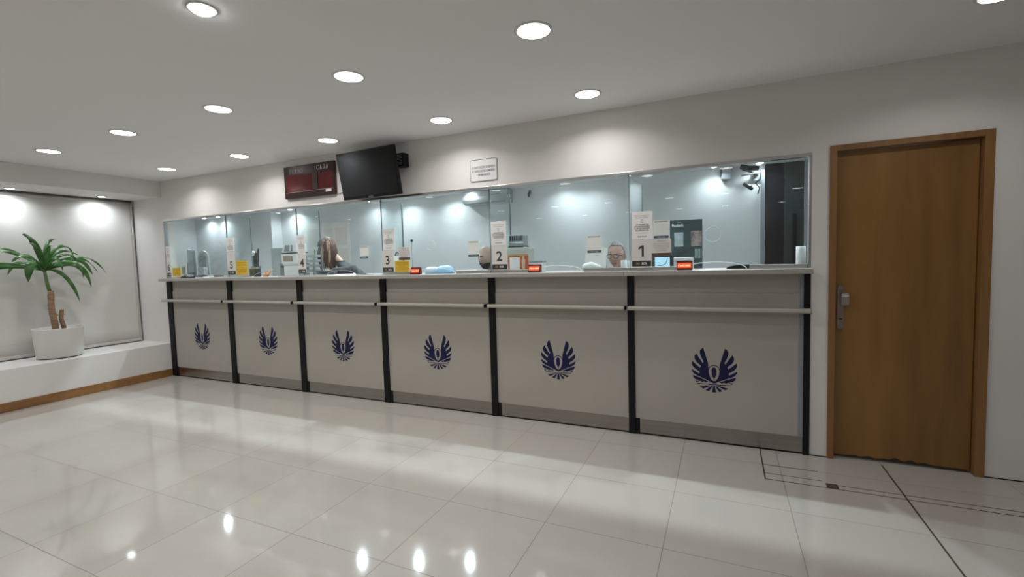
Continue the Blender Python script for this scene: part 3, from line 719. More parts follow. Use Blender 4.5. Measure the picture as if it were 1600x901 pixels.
def leaf(bm, pts, w, seg=18, droop=0):
    P_ = [Vector(p) for p in pts]
    def bez(tt):
        q = P_[:]
        while len(q) > 1: q = [q[i].lerp(q[i + 1], tt) for i in range(len(q) - 1)]
        return q[0]
    prev = None; cen = [bez(i / seg) for i in range(seg + 1)]
    ph = random.random() * 6
    for i, c in enumerate(cen):
        a = i / seg; tg = (cen[min(i + 1, seg)] - cen[max(i - 1, 0)]).normalized()
        side = tg.cross(Vector((.75, -.25, .6))).normalized() if abs(tg.z) < .8 else tg.cross(Vector((1, -.2, 0.05))).normalized()
        ww = w * (math.sin(math.pi * min(1, a * .92 + .08)) ** .7) * (1 if a < .98 else .15)
        nrm = side.cross(tg).normalized(); wav = .006 * math.sin(a * 14 + ph)
        row = [bm.verts.new(c + side * ww * .5 + nrm * (.10 * ww + wav)), bm.verts.new(c - nrm * .0 ), bm.verts.new(c - side * ww * .5 + nrm * (.10 * ww - wav))]
        if prev:
            bm.faces.new((prev[0], row[0], row[1], prev[1])); bm.faces.new((prev[1], row[1], row[2], prev[2]))
        prev = row
LV = [  # offsets from the crown along the wall (y) and up (z); x towards the room
 ([(0, 0, 0), (.02, .0, .28), (.04, -.16, .44), (.05, -.17, .395)], .075), ([(0, 0, 0), (-.02, .0, .30), (-.05, .10, .38), (-.08, .16, .37)], .045),
 ([(0, 0, 0), (.05, .06, .34), (.05, .24, .34), (.02, .26, .17)], .050), ([(0, 0, 0), (.10, .1, .24), (.14, .22, .22), (.12, .27, .06)], .045),
 ([(0, 0, 0), (.1, .22, .22), (.08, .34, .14), (.05, .42, -.06)], .085), ([(0, 0, 0), (.14, .20, .14), (.16, .32, .06), (.12, .37, -.21)], .085),
 ([(0, 0, 0), (-.04, .35, .28), (-.08, .52, .14), (-.12, .64, -.05)], .036), ([(0, 0, 0), (.0, .28, .26), (-.05, .44, .14), (-.08, .53, -.03)], .034),
 ([(0, 0, 0), (.12, .10, .05), (.15, .19, -.14), (.12, .25, -.38)], .060), ([(0, 0, 0), (-.02, -.24, .34), (-.06, -.44, .26), (-.10, -.53, .26)], .030),
 ([(0, 0, 0), (.02, -.16, .20), (.02, -.32, .26), (-.02, -.46, .20)], .055), ([(0, 0, 0), (.14, -.16, .18), (.18, -.20, .04), (.14, -.19, -.12)], .12),
 ([(0, 0, 0), (.08, -.3, .1), (.04, -.55, .10), (.0, -.66, -.04)], .085), ([(0, 0, 0), (.05, -.36, .14), (.04, -.60, .0), (.02, -.58, -.26)], .085),
 ([(0, 0, 0), (.18, .16, .18), (.22, .26, .10), (.2, .27, -.10)], .055), ([(0, 0, 0), (.1, -.12, .2), (.14, -.24, .2), (.12, -.30, .10)], .070),
 ([(0, 0, 0), (.18, .0, .22), (.24, .05, .16), (.26, .06, .0)], .06), ([(0, 0, 0), (-.12, .05, .25), (-.2, .1, .2), (-.24, .12, .05)], .05),
 ([(0, 0, 0), (.0, .08, .25), (.05, .18, .26), (.08, .28, .18)], .05), ([(0, 0, 0), (.03, -.06, .25), (.06, -.08, .32), (.09, -.14, .30)], .06),
 ([(0, 0, 0), (-.06, -.16, .16), (-.12, -.22, .1), (-.16, -.25, -.04)], .06), ([(0, 0, 0), (.06, .04, .2), (.1, .0, .30), (.14, .04, .28)], .05)]
bm = nb()
for pts, w in LV:
    leaf(bm, [crown + Vector(p) + Vector((0, 0, .02)) for p in pts], w * .70)
fo = obj('foliage', bm, m_leaf, t, True)
sm = fo.modifiers.new('s', 'SOLIDIFY'); sm.thickness = .0012

# ------------------------------------------------------------------ people
m_skin = mat('light_skin', (0.60, 0.41, 0.33), 0.5, spec=0.3, var=0.08, vscale=25)
m_skin2 = mat('olive_skin', (0.57, 0.41, 0.33), 0.5, spec=0.3, var=0.08, vscale=25)
m_lip = mat('lips', (0.36, 0.15, 0.12), 0.45); m_eyew = mat('eye_white', (0.7, 0.68, 0.66), 0.2); m_iris = mat('brown_iris', (0.05, 0.03, 0.02), 0.15)
m_greyhair = mat('grey_hair', (0.33, 0.32, 0.32), 0.7, var=0.35, vscale=60); m_beard = mat('dark_beard', (0.035, 0.028, 0.025), 0.8, var=0.3, vscale=80)
m_stub = mat('shaved_hair_shadow', (0.49, 0.36, 0.30), 0.7, var=.1)
m_brown = mat('dark_auburn_hair', (0.075, 0.028, 0.018), 0.45, var=0.4, vscale=30); m_blond = mat('blond_hair', (0.40, 0.26, 0.17), 0.5, var=0.3, vscale=40)
m_shirtw = mat('white_pink_shirt', (0.72, 0.66, 0.67), 0.8, var=0.03, bump=.2, bscale=300); m_shirtg = mat('grey_green_shirt', (0.22, 0.26, 0.26), 0.85, var=0.05)
m_knit = mat('dark_grey_knit', (0.06, 0.06, 0.068), 0.9, var=0.35, vscale=50, bump=.5, bscale=120); m_trous = mat('dark_trousers', (0.03, 0.035, 0.05), 0.85)
m_shoe = mat('black_shoe', (0.012, 0.012, 0.012), 0.3)

def gs(v, s): return math.exp(-(v / s) ** 2)
def head_pt(d, off=0.0):
    """point of the head surface for unit direction d (face towards -y)"""
    x, y, z = d
    X, Y, Z = .0765 * x, .096 * y, .120 * z
    if z < 0:
        tz = -z; X *= 1 - .20 * tz ** 1.4
        if y > 0: Y *= 1 - .42 * min(1, tz * 1.3)
    if y < 0:
        fr = -y
        Y *= 1 - .05 * fr
        # forehead, brow, sockets, nose, mouth, chin
        Y -= .006 * gs(z - .22, .10) * gs(x, .45)
        Y += .011 * gs(z - .06, .11) * (gs(x - .36, .17) + gs(x + .36, .17)) * fr
        pz = max(0, min(1, (.16 - z) / .40)) if z > -.24 else max(0, 1 - (-.24 - z) / .09)
        Y -= (.033 * pz ** .9) * gs(x, .12 + .09 * pz) * fr
        Y -= .006 * gs(z + .47, .07) * gs(x, .26); Y += .0045 * gs(z + .52, .018) * gs(x, .24); Y -= .006 * gs(z + .59, .055) * gs(x, .22)
        Y += .004 * gs(z + .68, .05) * gs(x, .3); Y -= .010 * gs(z + .84, .12) * gs(x, .35)
        Y -= .004 * gs(z + .16, .16) * (gs(x - .55, .2) + gs(x + .55, .2))
    p = Vector((X, Y, Z))
    return p + p.normalized() * off
def head_grid(bm, NU=72, NV=54, off=0.0, mask=None, offf=None):
    V = {}
    def vert(i, j):
        i %= NU
        if j in (0, NV): i = 0
        if (i, j) not in V:
            th = math.pi * j / NV; ph = 2 * math.pi * i / NU
            d = (math.sin(th) * math.sin(ph), -math.sin(th) * math.cos(ph), math.cos(th))
            o_ = off if offf is None else offf(d)
            V[(i, j)] = bm.verts.new(head_pt(d, o_))
        return V[(i, j)]
    for j in range(NV):
        th = math.pi * (j + .5) / NV
        for i in range(NU):
            ph = 2 * math.pi * (i + .5) / NU
            d = (math.sin(th) * math.sin(ph), -math.sin(th) * math.cos(ph), math.cos(th))
            if mask and not mask(d): continue
            vs = []
            for v in (vert(i, j), vert(i, j + 1), vert(i + 1, j + 1), vert(i + 1, j)):
                if v not in vs: vs.append(v)
            if len(vs) > 2: bm.faces.new(vs)
    return bm
def ball(bm, c, rr, sx=1, sy=1, sz=1):
    g = bmesh.ops.create_uvsphere(bm, u_segments=16, v_segments=10, radius=rr)
    for v in g['verts']: v.co = Vector((v.co.x * sx, v.co.y * sy, v.co.z * sz)) + Vector(c)
def limb(bm, pts, rads):
    """tapering limb with round joints"""
    P_ = []; R_ = []
    for i in range(len(pts) - 1):
        for k in range(6):
            a = k / 6; P_.append(Vector(pts[i]).lerp(Vector(pts[i + 1]), a)); R_.append(rads[i] + (rads[i + 1] - rads[i]) * a)
    P_.append(Vector(pts[-1])); R_.append(rads[-1])
    tube(bm, P_, R_, 14)
    for p, q in zip(pts, rads): ball(bm, p, q * 1.0)
def hand(bm, wr, dirv, palmn, curl=.5, side=1):
    """palm, four unequal bent fingers and a thumb leaving the side of the palm"""
    w = Vector(wr); d = Vector(dirv).normalized(); n = (Vector(palmn) - d * d.dot(Vector(palmn))).normalized(); s = d.cross(n) * side
    for k in range(4):
        o_ = (k - 1.5) * .019
        limb(bm, [w + s * o_ * .5, w + d * .045 + s * o_ * .9, w + d * .088 + s * o_], [.016, .0145, .0115])
        base = w + d * .09 + s * o_; L = [.042, .047, .044, .034][k]; a = curl * .7; cur = base; dd = d.copy()
        pts = [base]
        for q, ll in enumerate((L, L * .68, L * .55)):
            dd = (d * math.cos(a) + n * math.sin(a)); cur = cur + dd * ll; pts.append(cur); a += curl * .75
        limb(bm, pts, [.0098, .0090, .0083, .0072])
    tb = w + d * .028 - s * .030 + n * .004
    t1 = tb + (d * .6 - s * .7 + n * .35).normalized() * .036; t2 = t1 + (d * .85 - s * .15 + n * .5).normalized() * .030; t3 = t2 + (d * .8 + s * .1 + n * .6).normalized() * .024
    limb(bm, [w + d * .01 - s * .012, tb, t1, t2, t3], [.014, .0145, .0115, .0100, .0085])
def torso(bm, secs):
    n = 28; rings = []
    for c, rx, ry, ax in secs:
        c = Vector(c); ax = Vector(ax).normalized(); fwd = Vector((0, 0, 1)).cross(ax)
        rings.append([bm.verts.new(c + ax * rx * math.cos(2 * math.pi * i / n) + fwd * ry * math.sin(2 * math.pi * i / n)) for i in range(n)])
    for A, B in zip(rings, rings[1:]):
        for i in range(n): bm.faces.new((A[i], A[(i + 1) % n], B[(i + 1) % n], B[i]))
    bm.faces.new(rings[0][::-1]); bm.faces.new(rings[-1])
def remesh(bm, vox=.0038, sm=2):
    me = D.meshes.new('t'); bmesh.ops.recalc_face_normals(bm, faces=bm.faces); bm.to_mesh(me); bm.free()
    o = D.objects.new('t', me); COL.objects.link(o)
    m1 = o.modifiers.new('r', 'REMESH'); m1.mode = 'VOXEL'; m1.voxel_size = vox
    m2 = o.modifiers.new('s', 'SMOOTH'); m2.iterations = sm; m2.factor = .5
    dg = bpy.context.evaluated_depsgraph_get(); me2 = D.meshes.new_from_object(o.evaluated_get(dg))
    D.objects.remove(o); out = nb(); out.from_mesh(me2); D.meshes.remove(me2); D.meshes.remove(me)
    return out
def cloth_from(body, pick, off, name, m, parent, closed=True):
    bm = body.copy(); bm.normal_update()
    dead = [fc for fc in bm.faces if not pick(fc.calc_center_median())]
    bmesh.ops.delete(bm, geom=dead, context='FACES')
    bm.normal_update()
    for v in bm.verts:
        c = v.co; v.co = c + v.normal * (off + .0025 * noise.noise(c * 14))
    o = obj(name, bm, m, parent, True)
    s_ = o.modifiers.new('s', 'SOLIDIFY'); s_.thickness = off * .9; s_.offset = -1
    return o
def person(label, hc, hrot, bparts, skin, hat, loc, group=None):
    """hc: head centre, hrot: head rotation matrix, bparts(bm): adds torso and limbs"""
    t = thing('person', label, 'person', loc)
    bm = nb(); hb = nb(); head_grid(hb)
    # ears
    for sx in (-1, 1):
        st = len(hb.verts)
        g = bmesh.ops.create_uvsphere(hb, u_segments=14, v_segments=10, radius=1)
        for v in g['verts']:
            co = v.co; k = 1 - .35 * (co.x * sx > 0) * gs(co.y, .45) * gs(co.z, .5)
            v.co = Vector((sx * .0745 + co.x * .010 * k + sx * .004, .008 + co.y * .016 + co.z * .004, -.004 + co.z * .030))
    MH = Matrix.Translation(hc) @ hrot.to_4x4()
    xform(hb, MH)
    bparts(bm)
    allb = join_bm([bm, hb]); body = remesh(allb)
    bo_bm = body.copy(); bo = obj('body', bo_bm, skin, t, True)
    # eyes, brows and lips
    for sx in (-1, 1):
        b = nb(); ball(b, (sx * .0290, -.0690, .0065), .0118, 1, 1, .62); xform(b, MH); e = obj('eye', b, m_eyew, t, True)
        b = nb(); ball(b, (sx * .0290 , -.0795, .0060), .0050, 1, .5, 1); xform(b, MH); obj('iris', b, m_iris, e, True)
        b = nb(); head_grid(b, off=.0008, mask=lambda d: d[1] < 0 and .13 + .04 * abs(d[0]) < d[2] < .17 + .045 * (1 - abs(d[0])) and .16 < d[0] * sx < .58, NU=120, NV=120, offf=None)
        for v in b.verts: v.co += Vector((0, -.0035, 0))
        xform(b, MH); obj('eyebrow', b, hat[0], t, True)
    b = nb(); head_grid(b, mask=lambda d: d[1] < 0 and (-.585 - 0 < d[2] < -.475) and abs(d[0]) < .27 * (1 - (abs(d[2] + .52) / .09) ** 2 * .5), NU=140, NV=140, off=.0008)
    for v in b.verts: v.co += Vector((0, -.0012, 0))
    xform(b, MH); obj('lips', b, m_lip, t, True)
    return t, body, MH

# swivel stools for the two seated men
def stool(x, y, label, seat=.66):
    t = thing('stool', label, 'stool', (x, y, 0), 'teller stools')
    c = (x, y, 0)
    obj('seat', lathe(nb(), [(0, seat - .05), (.17, seat - .05), (.20, seat - .03), (.20, seat - .01), (.18, seat), (0, seat + .003)], c, 32), m_plastic_d, t, True)
    obj('column', lathe(nb(), [(.028, .06), (.028, seat - .05)], c, 20), m_alu, t, True)
    bm = nb(); tube(bm, [(x + .17 * math.cos(2 * math.pi * k / 30), y + .17 * math.sin(2 * math.pi * k / 30), .27) for k in range(31)], .010, 8, False); 
    tube(bm, [(x - .17, y, .27), (x + .17, y, .27)], .008, 8); obj('foot_ring', bm, m_alu, t, True)
    for k in range(5):
        a = 2 * math.pi * k / 5
        bm = nb(); tube(bm, [(x, y, .075), (x + .22 * math.cos(a), y + .22 * math.sin(a), .05)], [.022, .014], 8); lg = obj('base_leg', bm, m_plastic_d, t, True)
        bm = nb(); ball(bm, (x + .22 * math.cos(a), y + .22 * math.sin(a), .026), .0255, .6, 1, 1); obj('caster', bm, m_plastic_d, lg, True)
    return t

def seated(bx, by, yaw, rarm, larm, rcurl=.6):
    """body parts adder for a person seated on a .66 m stool at bx, by facing -y turned by yaw"""
    R_ = Matrix.Rotation(yaw, 3, 'Z')
    def T(x, y, z): q = R_ @ Vector((x, y, 0)); return Vector((bx + q.x, by + q.y, z))
    ax = R_ @ Vector((1, 0, 0))
    def add(bm):
        torso(bm, [(T(0, 0, .67), .15, .12, ax), (T(0, 0, .74), .175, .13, ax), (T(0, .0, .86), .155, .115, ax), (T(0, 0, .98), .165, .115, ax), (T(0, 0, 1.10), .185, .12, ax), (T(0, .005, 1.18), .180, .105, ax), (T(0, .01, 1.23), .13, .080, ax), (T(0, .01, 1.265), .075, .065, ax), (T(0, .005, 1.30), .057, .058, ax), (T(0, -.002, 1.36), .055, .056, ax)])
        for s_ in (-1, 1):
            limb(bm, [T(s_ * .09, -.02, .745), T(s_ * .13, -.40, .735), T(s_ * .12, -.36, .345)], [.085, .058, .042])
            limb(bm, [T(s_ * .12, -.36, .33), T(s_ * .12, -.42, .31), T(s_ * .13, -.50, .30)], [.036, .034, .026])
        for s_, arm, cu in ((-1, rarm, rcurl), (1, larm, .5)):
            sh = T(s_ * .165, .0, 1.185); el, wr, hd, pn = arm
            limb(bm, [sh, el, wr], [.052, .040, .026]); hand(bm, wr, hd, pn, cu, -s_)
    return add, T

def shoes(T, par):
    for s_ in (-1, 1):
        bm = nb(); limb(bm, [T(s_ * .12, -.355, .315), T(s_ * .12, -.42, .295), T(s_ * .13, -.51, .290)], [.045, .043, .034]); obj('shoe', remesh(bm, .006, 2), m_shoe, par, True)

# --- grey-haired man with glasses behind number 1, reading a sheet of paper
hy = math.radians(-9)
add, T1 = seated(5.835, .70, math.radians(-20),
                 (Vector((5.62, .66, 1.04)), Vector((5.745, .495, 1.285)), Vector((-.30, -.42, .70)), Vector((-.3, -.8, -.4))),
                 (Vector((6.07, .66, 1.03)), Vector((5.98, .52, 1.20)), Vector((-.6, -.2, .45)), Vector((0, 0, -1))), .8)
hr = Matrix.Rotation(hy, 3, 'Z') @ Matrix.Rotation(math.radians(8), 3, 'X')
p1, body, MH = person('person with short grey hair and dark-framed glasses looking down at a white sheet', Vector((5.815, .645, 1.430)), hr, add, m_skin, (m_greyhair,), (5.835, .70, 0))
sleeve = lambda c: .70 < c.z < 1.275 and not ((c - Vector((5.745, .495, 1.285))).length < .075 or c.z > 1.285) and (c.y > .36 or c.z < 1.0) and not (c - Vector((5.69, .40, 1.37))).length < .095 and not (c - Vector((5.92, .50, 1.25))).length < .085 and not (c.z < .79 and (c - Vector((5.835, .7, c.z))).length > .17)
cloth_from(body, sleeve, .008, 'shirt', m_shirtw, p1)
trs = lambda c: .34 < c.z < .80
cloth_from(body, trs, .006, 'trousers', m_trous, p1); body.free(); shoes(T1, p1)
hm = lambda d: (d[2] > .50 + .25 * (d[1] < -.45) and not (d[1] < -.1 and d[2] < .72 - .0 * d[0])) or (d[1] > -.12 and d[2] > -.05) or (d[1] > .25 and d[2] > -.55)
b = nb(); head_grid(b, mask=hm, offf=lambda d: .006 + .004 * noise.noise(Vector(d) * 9)); xform(b, MH)
ho = obj('hair', b, m_greyhair, p1, True); sm = ho.modifiers.new('s', 'SOLIDIFY'); sm.thickness = .006
m_gframe = mat('dark_brown_frames', (.035, .018, .015), .3)
b = nb()
for sx in (-1, 1):
    pts = [(sx * .031 + .024 * math.copysign(abs(math.cos(q * math.pi / 12)) ** .7, math.cos(q * math.pi / 12)), -.1085 + .004 * abs(sx), .004 + .0175 * math.copysign(abs(math.sin(q * math.pi / 12)) ** .7, math.sin(q * math.pi / 12))) for q in range(25)]
    tube(b, pts, .0026, 6, False)
    tube(b, [(sx * .055, -.1035, .010), (sx * .074, -.075, .010), (sx * .082, .0, .008), (sx * .080, .02, -.006)], .0024, 6)
tube(b, [(-.008, -.106, .008), (0, -.109, .011), (.008, -.106, .008)], .0024, 6)
xform(b, MH); gl = obj('eyeglasses', b, m_gframe, p1, True)
stool(5.835, .72, 'dark round stool under the grey-haired man')

# --- bald bearded man behind number 2
add, T2 = seated(4.48, .72, math.radians(-38),
                 (Vector((4.17, .70, 1.03)), Vector((4.13, .46, 1.05)), Vector((.1, -.9, .0)), Vector((0, 0, -1))),
                 (Vector((4.66, .56, 1.03)), Vector((4.45, .42, 1.05)), Vector((-.3, -.9, .0)), Vector((0, 0, -1))), .6)
hr = Matrix.Rotation(math.radians(-21), 3, 'Z') @ Matrix.Rotation(math.radians(6), 3, 'X')
p2, body, MH = person('bald person with a short dark beard in a grey shirt, partly hidden by number 2', Vector((4.440, .655, 1.447)), hr, add, m_skin2, (m_beard,), (4.48, .72, 0))
cloth_from(body, lambda c: .70 < c.z < 1.275 and not (c.y < .47 and c.z > .95) and not (c.z < .79 and (c - Vector((4.48, .72, c.z))).length > .17), .008, 'shirt', m_shirtg, p2)
cloth_from(body, trs, .006, 'trousers', m_trous, p2); body.free(); shoes(T2, p2)
bmk = lambda d: (d[1] < -.08 and d[2] < -.42 - .22 * max(0, (.60 - abs(d[0]))) and not (abs(d[0]) < .20 and -.575 < d[2] < -.475)) or (d[1] < 0 and abs(d[0]) < .30 and -.46 < d[2] < -.36)
b = nb(); head_grid(b, NU=120, NV=100, mask=bmk, offf=lambda d: .005 + .003 * noise.noise(Vector(d) * 14)); xform(b, MH)
o = obj('beard', b, m_beard, p2, True); sm = o.modifiers.new('s', 'SOLIDIFY'); sm.thickness = .005
b = nb(); head_grid(b, mask=lambda d: (d[1] > -.05 and .62 > d[2] > -.45 and d[1] < 2) and (d[2] < .30 or d[1] > .5), off=.0015); xform(b, MH)
o = obj('shaved_hair', b, m_stub, p2, True); sm = o.modifiers.new('s', 'SOLIDIFY'); sm.thickness = .002
stool(4.48, .74, 'dark round stool under the bald bearded man')

# --- person with long auburn and blond hair bending over the counter
def add3(bm):
    ax = Vector((.55, -.75, 0)).normalized() * 1.0
    torso(bm, [((2.84, 1.0, .67), .15, .12, ax), ((2.83, .99, .76), .175, .13, ax), ((2.78, .95, .90), .145, .11, ax), ((2.71, .87, 1.06), .15, .11, ax), ((2.63, .77, 1.22), .17, .115, ax), ((2.56, .68, 1.34), .165, .10, ax), ((2.51, .62, 1.40), .11, .08, ax), ((2.47, .59, 1.44), .06, .058, ax), ((2.42, .54, 1.53), .052, .054, ax), ((2.385, .515, 1.595), .050, .052, ax)])
    sh1 = Vector((2.66, .54, 1.335)); sh2 = Vector((2.46, .80, 1.335))
    limb(bm, [sh1, Vector((2.84, .40, 1.360)), Vector((2.68, .28, 1.345))], [.050, .040, .026]); hand(bm, Vector((2.68, .28, 1.343)), Vector((-.95, -.1, -.02)), Vector((0, 0, -1)), .35, 1)
    limb(bm, [sh2, Vector((2.32, .68, 1.20)), Vector((2.46, .46, 1.338))], [.050, .040, .026]); hand(bm, Vector((2.46, .455, 1.338)), Vector((.1, -.9, .0)), Vector((0, 0, -1)), .35, -1)
    for s_ in (-1, 1):
        o_ = Vector((.55, -.75, 0)) * .1 * s_
        limb(bm, [Vector((2.84, 1.0, .745)) + o_, Vector((2.56, .76, .735)) + o_, Vector((2.60, .80, .345)) + o_], [.085, .056, .040])
        limb(bm, [Vector((2.60, .80, .33)) + o_, Vector((2.56, .77, .31)) + o_, Vector((2.51, .73, .30)) + o_], [.035, .033, .025])
hr = Matrix.Rotation(math.radians(-48), 3, 'Z') @ Matrix.Rotation(math.radians(28), 3, 'X')
HC3 = Vector((2.365, .500, 1.615))
p3, body, MH = person('person with long auburn and blond hair in a dark grey sweater leaning over the counter', HC3, hr, add3, m_skin, (m_brown,), (2.84, 1.0, 0))
cloth_from(body, lambda c: 0.70 < c.z < 1.462 and not (c.x < 2.665 and c.y < .37) and not (c - Vector((2.47, .38, 1.33))).length < .085 and not (c.z < .80 and (c - Vector((2.84, 1.0, c.z))).length > .18) and not ((c - HC3).length < .118), .012, 'sweater', m_knit, p3)
cloth_from(body, trs, .006, 'trousers', m_trous, p3); body.free()
for s_ in (-1, 1):
    o_ = Vector((.55, -.75, 0)) * .1 * s_
    bm = nb(); limb(bm, [Vector((2.60, .80, .315)) + o_, Vector((2.56, .77, .295)) + o_, Vector((2.50, .73, .290)) + o_], [.044, .042, .033]); obj('shoe', remesh(bm, .006, 2), m_shoe, p3, True)
stool(2.86, 1.02, 'dark round stool under the person with long auburn hair')
b = nb(); head_grid(b, mask=lambda d: d[2] > .55 or d[1] > -.35, offf=lambda d: .014 + .005 * noise.noise(Vector(d) * 7)); xform(b, MH)
o = obj('hair', b, m_brown, p3, True); sm = o.modifiers.new('s', 'SOLIDIFY'); sm.thickness = .010
rnd = random.Random(3)
for name, m, cnt, side in (('dark_strands', m_brown, 120, 1), ('blond_strands', m_blond, 16, -1)):
    b = nb()
    for k in range(cnt):
        if side == 1: ph = math.radians(rnd.uniform(-35, 150) if k % 3 else rnd.uniform(-160, -35))
        else: ph = math.radians((rnd.uniform(-92, -70) if k % 2 else rnd.uniform(-48, -28)))
        th = rnd.uniform(.30, .95) if side == 1 else rnd.uniform(.75, 1.15)
        d = Vector((math.sin(th) * math.cos(ph), math.sin(th) * math.sin(ph), math.cos(th)))
        p0 = HC3 + Vector((d.x * .088, d.y * .098, d.z * .128)); hv = Vector((d.x, d.y, 0)).normalized()
        p1_ = HC3 + Vector((hv.x * .100, hv.y * .105, -.02)); p2_ = HC3 + Vector((hv.x * .095 + rnd.uniform(-.01, .01), hv.y * .10 + rnd.uniform(-.02, .0), -.13)); p3_ = HC3 + Vector((hv.x * .075 + rnd.uniform(-.02, .02), hv.y * .08 - .01, -.235 + rnd.uniform(-.02, .03)))
        top = HC3 + Vector((0, 0, .132)) + hv * .02 if side == 1 else p0 + hv * .008
        ctrl = [top, p0 * 1.0, p1_, p2_, p3_]; pts = []
        for q in range(13):
            a = q / 12 * 4; i = min(3, int(a)); fr = a - i
            c0, c1, c2, c3 = ctrl[max(0, i - 1)], ctrl[i], ctrl[i + 1], ctrl[min(4, i + 2)]
            pts.append(.5 * ((2 * c1) + (c2 - c0) * fr + (2 * c0 - 5 * c1 + 4 * c2 - c3) * fr ** 2 + (-c0 + 3 * c1 - 3 * c2 + c3) * fr ** 3))
        tube(b, pts, [.006 + .004 * math.sin(math.pi * min(1, q / 12 + .1)) for q in range(12)] + [.002], 7)
    obj(name, b, m, o, True)

# ------------------------------------------------------------------ things on and behind the counter
z0 = ZT
def simple(name, label, cat, parts, loc, group=None):
    t = thing(name, label, cat, loc, group)
    for nm, bm, m in parts: obj(nm, bm, m, t)
    return t
# red queue displays
for (a, b_, lb) in ((6.400, 6.512, 'small red lit display on the counter at number 1, in front of the dark poster'), (5.200, 5.312, 'small red lit display on the counter at number 2, right of the orange leaflet'), (3.970, 4.080, 'small red lit display on the counter at number 3, left of the blue cover')):
    t = thing('led_display', lb, 'display', ((a + b_) / 2, -.01, z0), 'red displays on the counter')
    bm = nb(); prism_yz(bm, [(-.045, z0), (.0, z0), (.0, z0 + .068), (-.025, z0 + .070)], a, b_); bmesh.ops.bevel(bm, geom=bm.edges[:], offset=.003, segments=2, affect='EDGES')
    cs = obj('case', bm, m_redcase, t)
    sh = lambda zz: -.045 + (zz) / .070 * .020 - .0008
    bm = nb(); vs = [bm.verts.new(p) for p in ((a + .008, sh(.018) , z0 + .018), (b_ - .008, sh(.018), z0 + .018), (b_ - .008, sh(.055), z0 + .055), (a + .008, sh(.055), z0 + .055))]; bm.faces.new(vs); bmesh.ops.solidify(bm, geom=bm.faces[:], thickness=.0006)
    obj('lit_window', bm, m_red, cs)
    bm = text_bm('CAJA LIBRE', (a + b_) / 2, z0 + .028, .014, sh(.035) - .0015, b_ - a - .026, bold=.02)
    obj('lit_letters', bm, m_ledtxt, cs)
# ---- number 1
m_poster = mat('slate_poster', (0.045, 0.07, 0.08), 0.35)
t = thing('poster', 'dark slate bank poster leaning behind the glass at number 1', 'poster', (6.44, .44, z0))
pb = obj('board', box(nb(), 6.31, 6.563, .432, .438, z0, 1.705, .001), m_poster, t)
obj('poster_title', text_bm('Finobank', 6.372, 1.652, .022, .4312, .092, bold=.03), m_paper, pb)
obj('poster_subtitle', text_bm('nuevo', 6.385, 1.683, .009, .4312, .03), m_paper, pb)
obj('white_picture', box(nb(), 6.344, 6.414, .430, .432, 1.485, 1.602, .0005), mat('pale_picture', (.42, .48, .52), .4, var=.3, vscale=12), pb)
obj('portrait_picture', box(nb(), 6.476, 6.558, .430, .432, 1.485, 1.610, .0005), mat('warm_picture', (.32, .26, .25), .4, var=.7, vscale=16), pb)
obj('lower_picture', box(nb(), 6.34, 6.50, .430, .432, 1.405, 1.475, .0005), mat('dark_picture', (.03, .045, .05), .4, var=.6, vscale=20), pb)
obj('stripe_picture', join_bm([box(nb(), 6.506 + .011 * k, 6.511 + .011 * k, .430, .432, 1.385, 1.46, .0004) for k in range(5)]), mat('green_stripes', (.35, .48, .42), .5), pb)
simple('paper_tray', 'white low tray in front of the dark poster at number 1', 'tray', [('tray', box(nb(), 6.357, 6.50, .22, .34, z0, z0 + .095, .004), m_plastic_w), ('slot', box(nb(), 6.37, 6.49, .218, .222, z0 + .06, z0 + .07), m_plastic_g)], (6.43, .28, z0))
t = thing('card_terminal', 'dark tablet with a lit pale blue screen below the cream notice', 'tablet', (6.28, .12, z0))
hs = obj('housing', box(nb(), 6.200, 6.362, .118, .135, z0, 1.415, .004), m_plastic_d, t)
obj('screen', box(nb(), 6.226, 6.338, .116, .119, 1.328, 1.400), mat('lit_blue_screen', (.3, .5, .6), .2, emit=(.42, .68, .86), estr=.8), hs)
bm = nb(); tube(bm, [(6.245, .115, 1.338), (6.28, .115, 1.336), (6.305, .115, 1.348), (6.318, .115, 1.372), (6.320, .115, 1.395)], .003, 6); obj('screen_curve', bm, m_teal, hs)
obj('stand', box(nb(), 6.25, 6.31, .13, .20, z0, z0 + .02, .003), m_plastic_d, t)
def roll(x, y, r0, h, label, z=z0, grp=None):
    t = thing('paper_roll', label, 'paper roll', (x, y, z), grp)
    obj('paper', lathe(nb(), [(.012, 0), (r0 - .002, 0), (r0, .002), (r0, h - .002), (r0 - .002, h), (.012, h)], (x, y, z), 32), m_plastic_w, t, True)
    obj('core', lathe(nb(), [(.012, .0), (.0125, h + .0005), (.009, h + .0005), (.009, .0)], (x, y, z), 20), mat('cardboard_core', (.35, .26, .17), .8) if not D.materials.get('cardboard_core') else D.materials['cardboard_core'], t, True)
roll(7.212, .085, .029, .150, 'white paper roll standing at the right end of the counter behind the glass')
roll(5.985, .100, .024, .085, 'short white paper roll left of the numeral 1 card')
roll(6.032, .130, .022, .080, 'second short white paper roll half hidden by the numeral 1 card')
bm = nb(); prism_xz(bm, [(5.583, 1.317), (5.777, 1.317), (5.793, 1.498), (5.608, 1.517)], .352, .3532)
t = thing('paper_sheet', 'white paper sheet held up by the grey-haired man', 'paper', (5.70, .352, 1.317)); so = obj('sheet', bm, m_paper, t)
lines(['DETALLE DE OPERACION', 'FECHA   IMPORTE', 'TOTAL'], 5.705, 1.47, .02, .006, [.12, .10, .05], m_inkg, so, .3512)
bm = nb(); limb(bm, [(5.635, .20, z0 + .036), (5.69, .19, z0 + .044), (5.755, .19, z0 + .030)], [.028, .034, .022])
for v in bm.verts: v.co.z = max(v.co.z, z0 + .001)
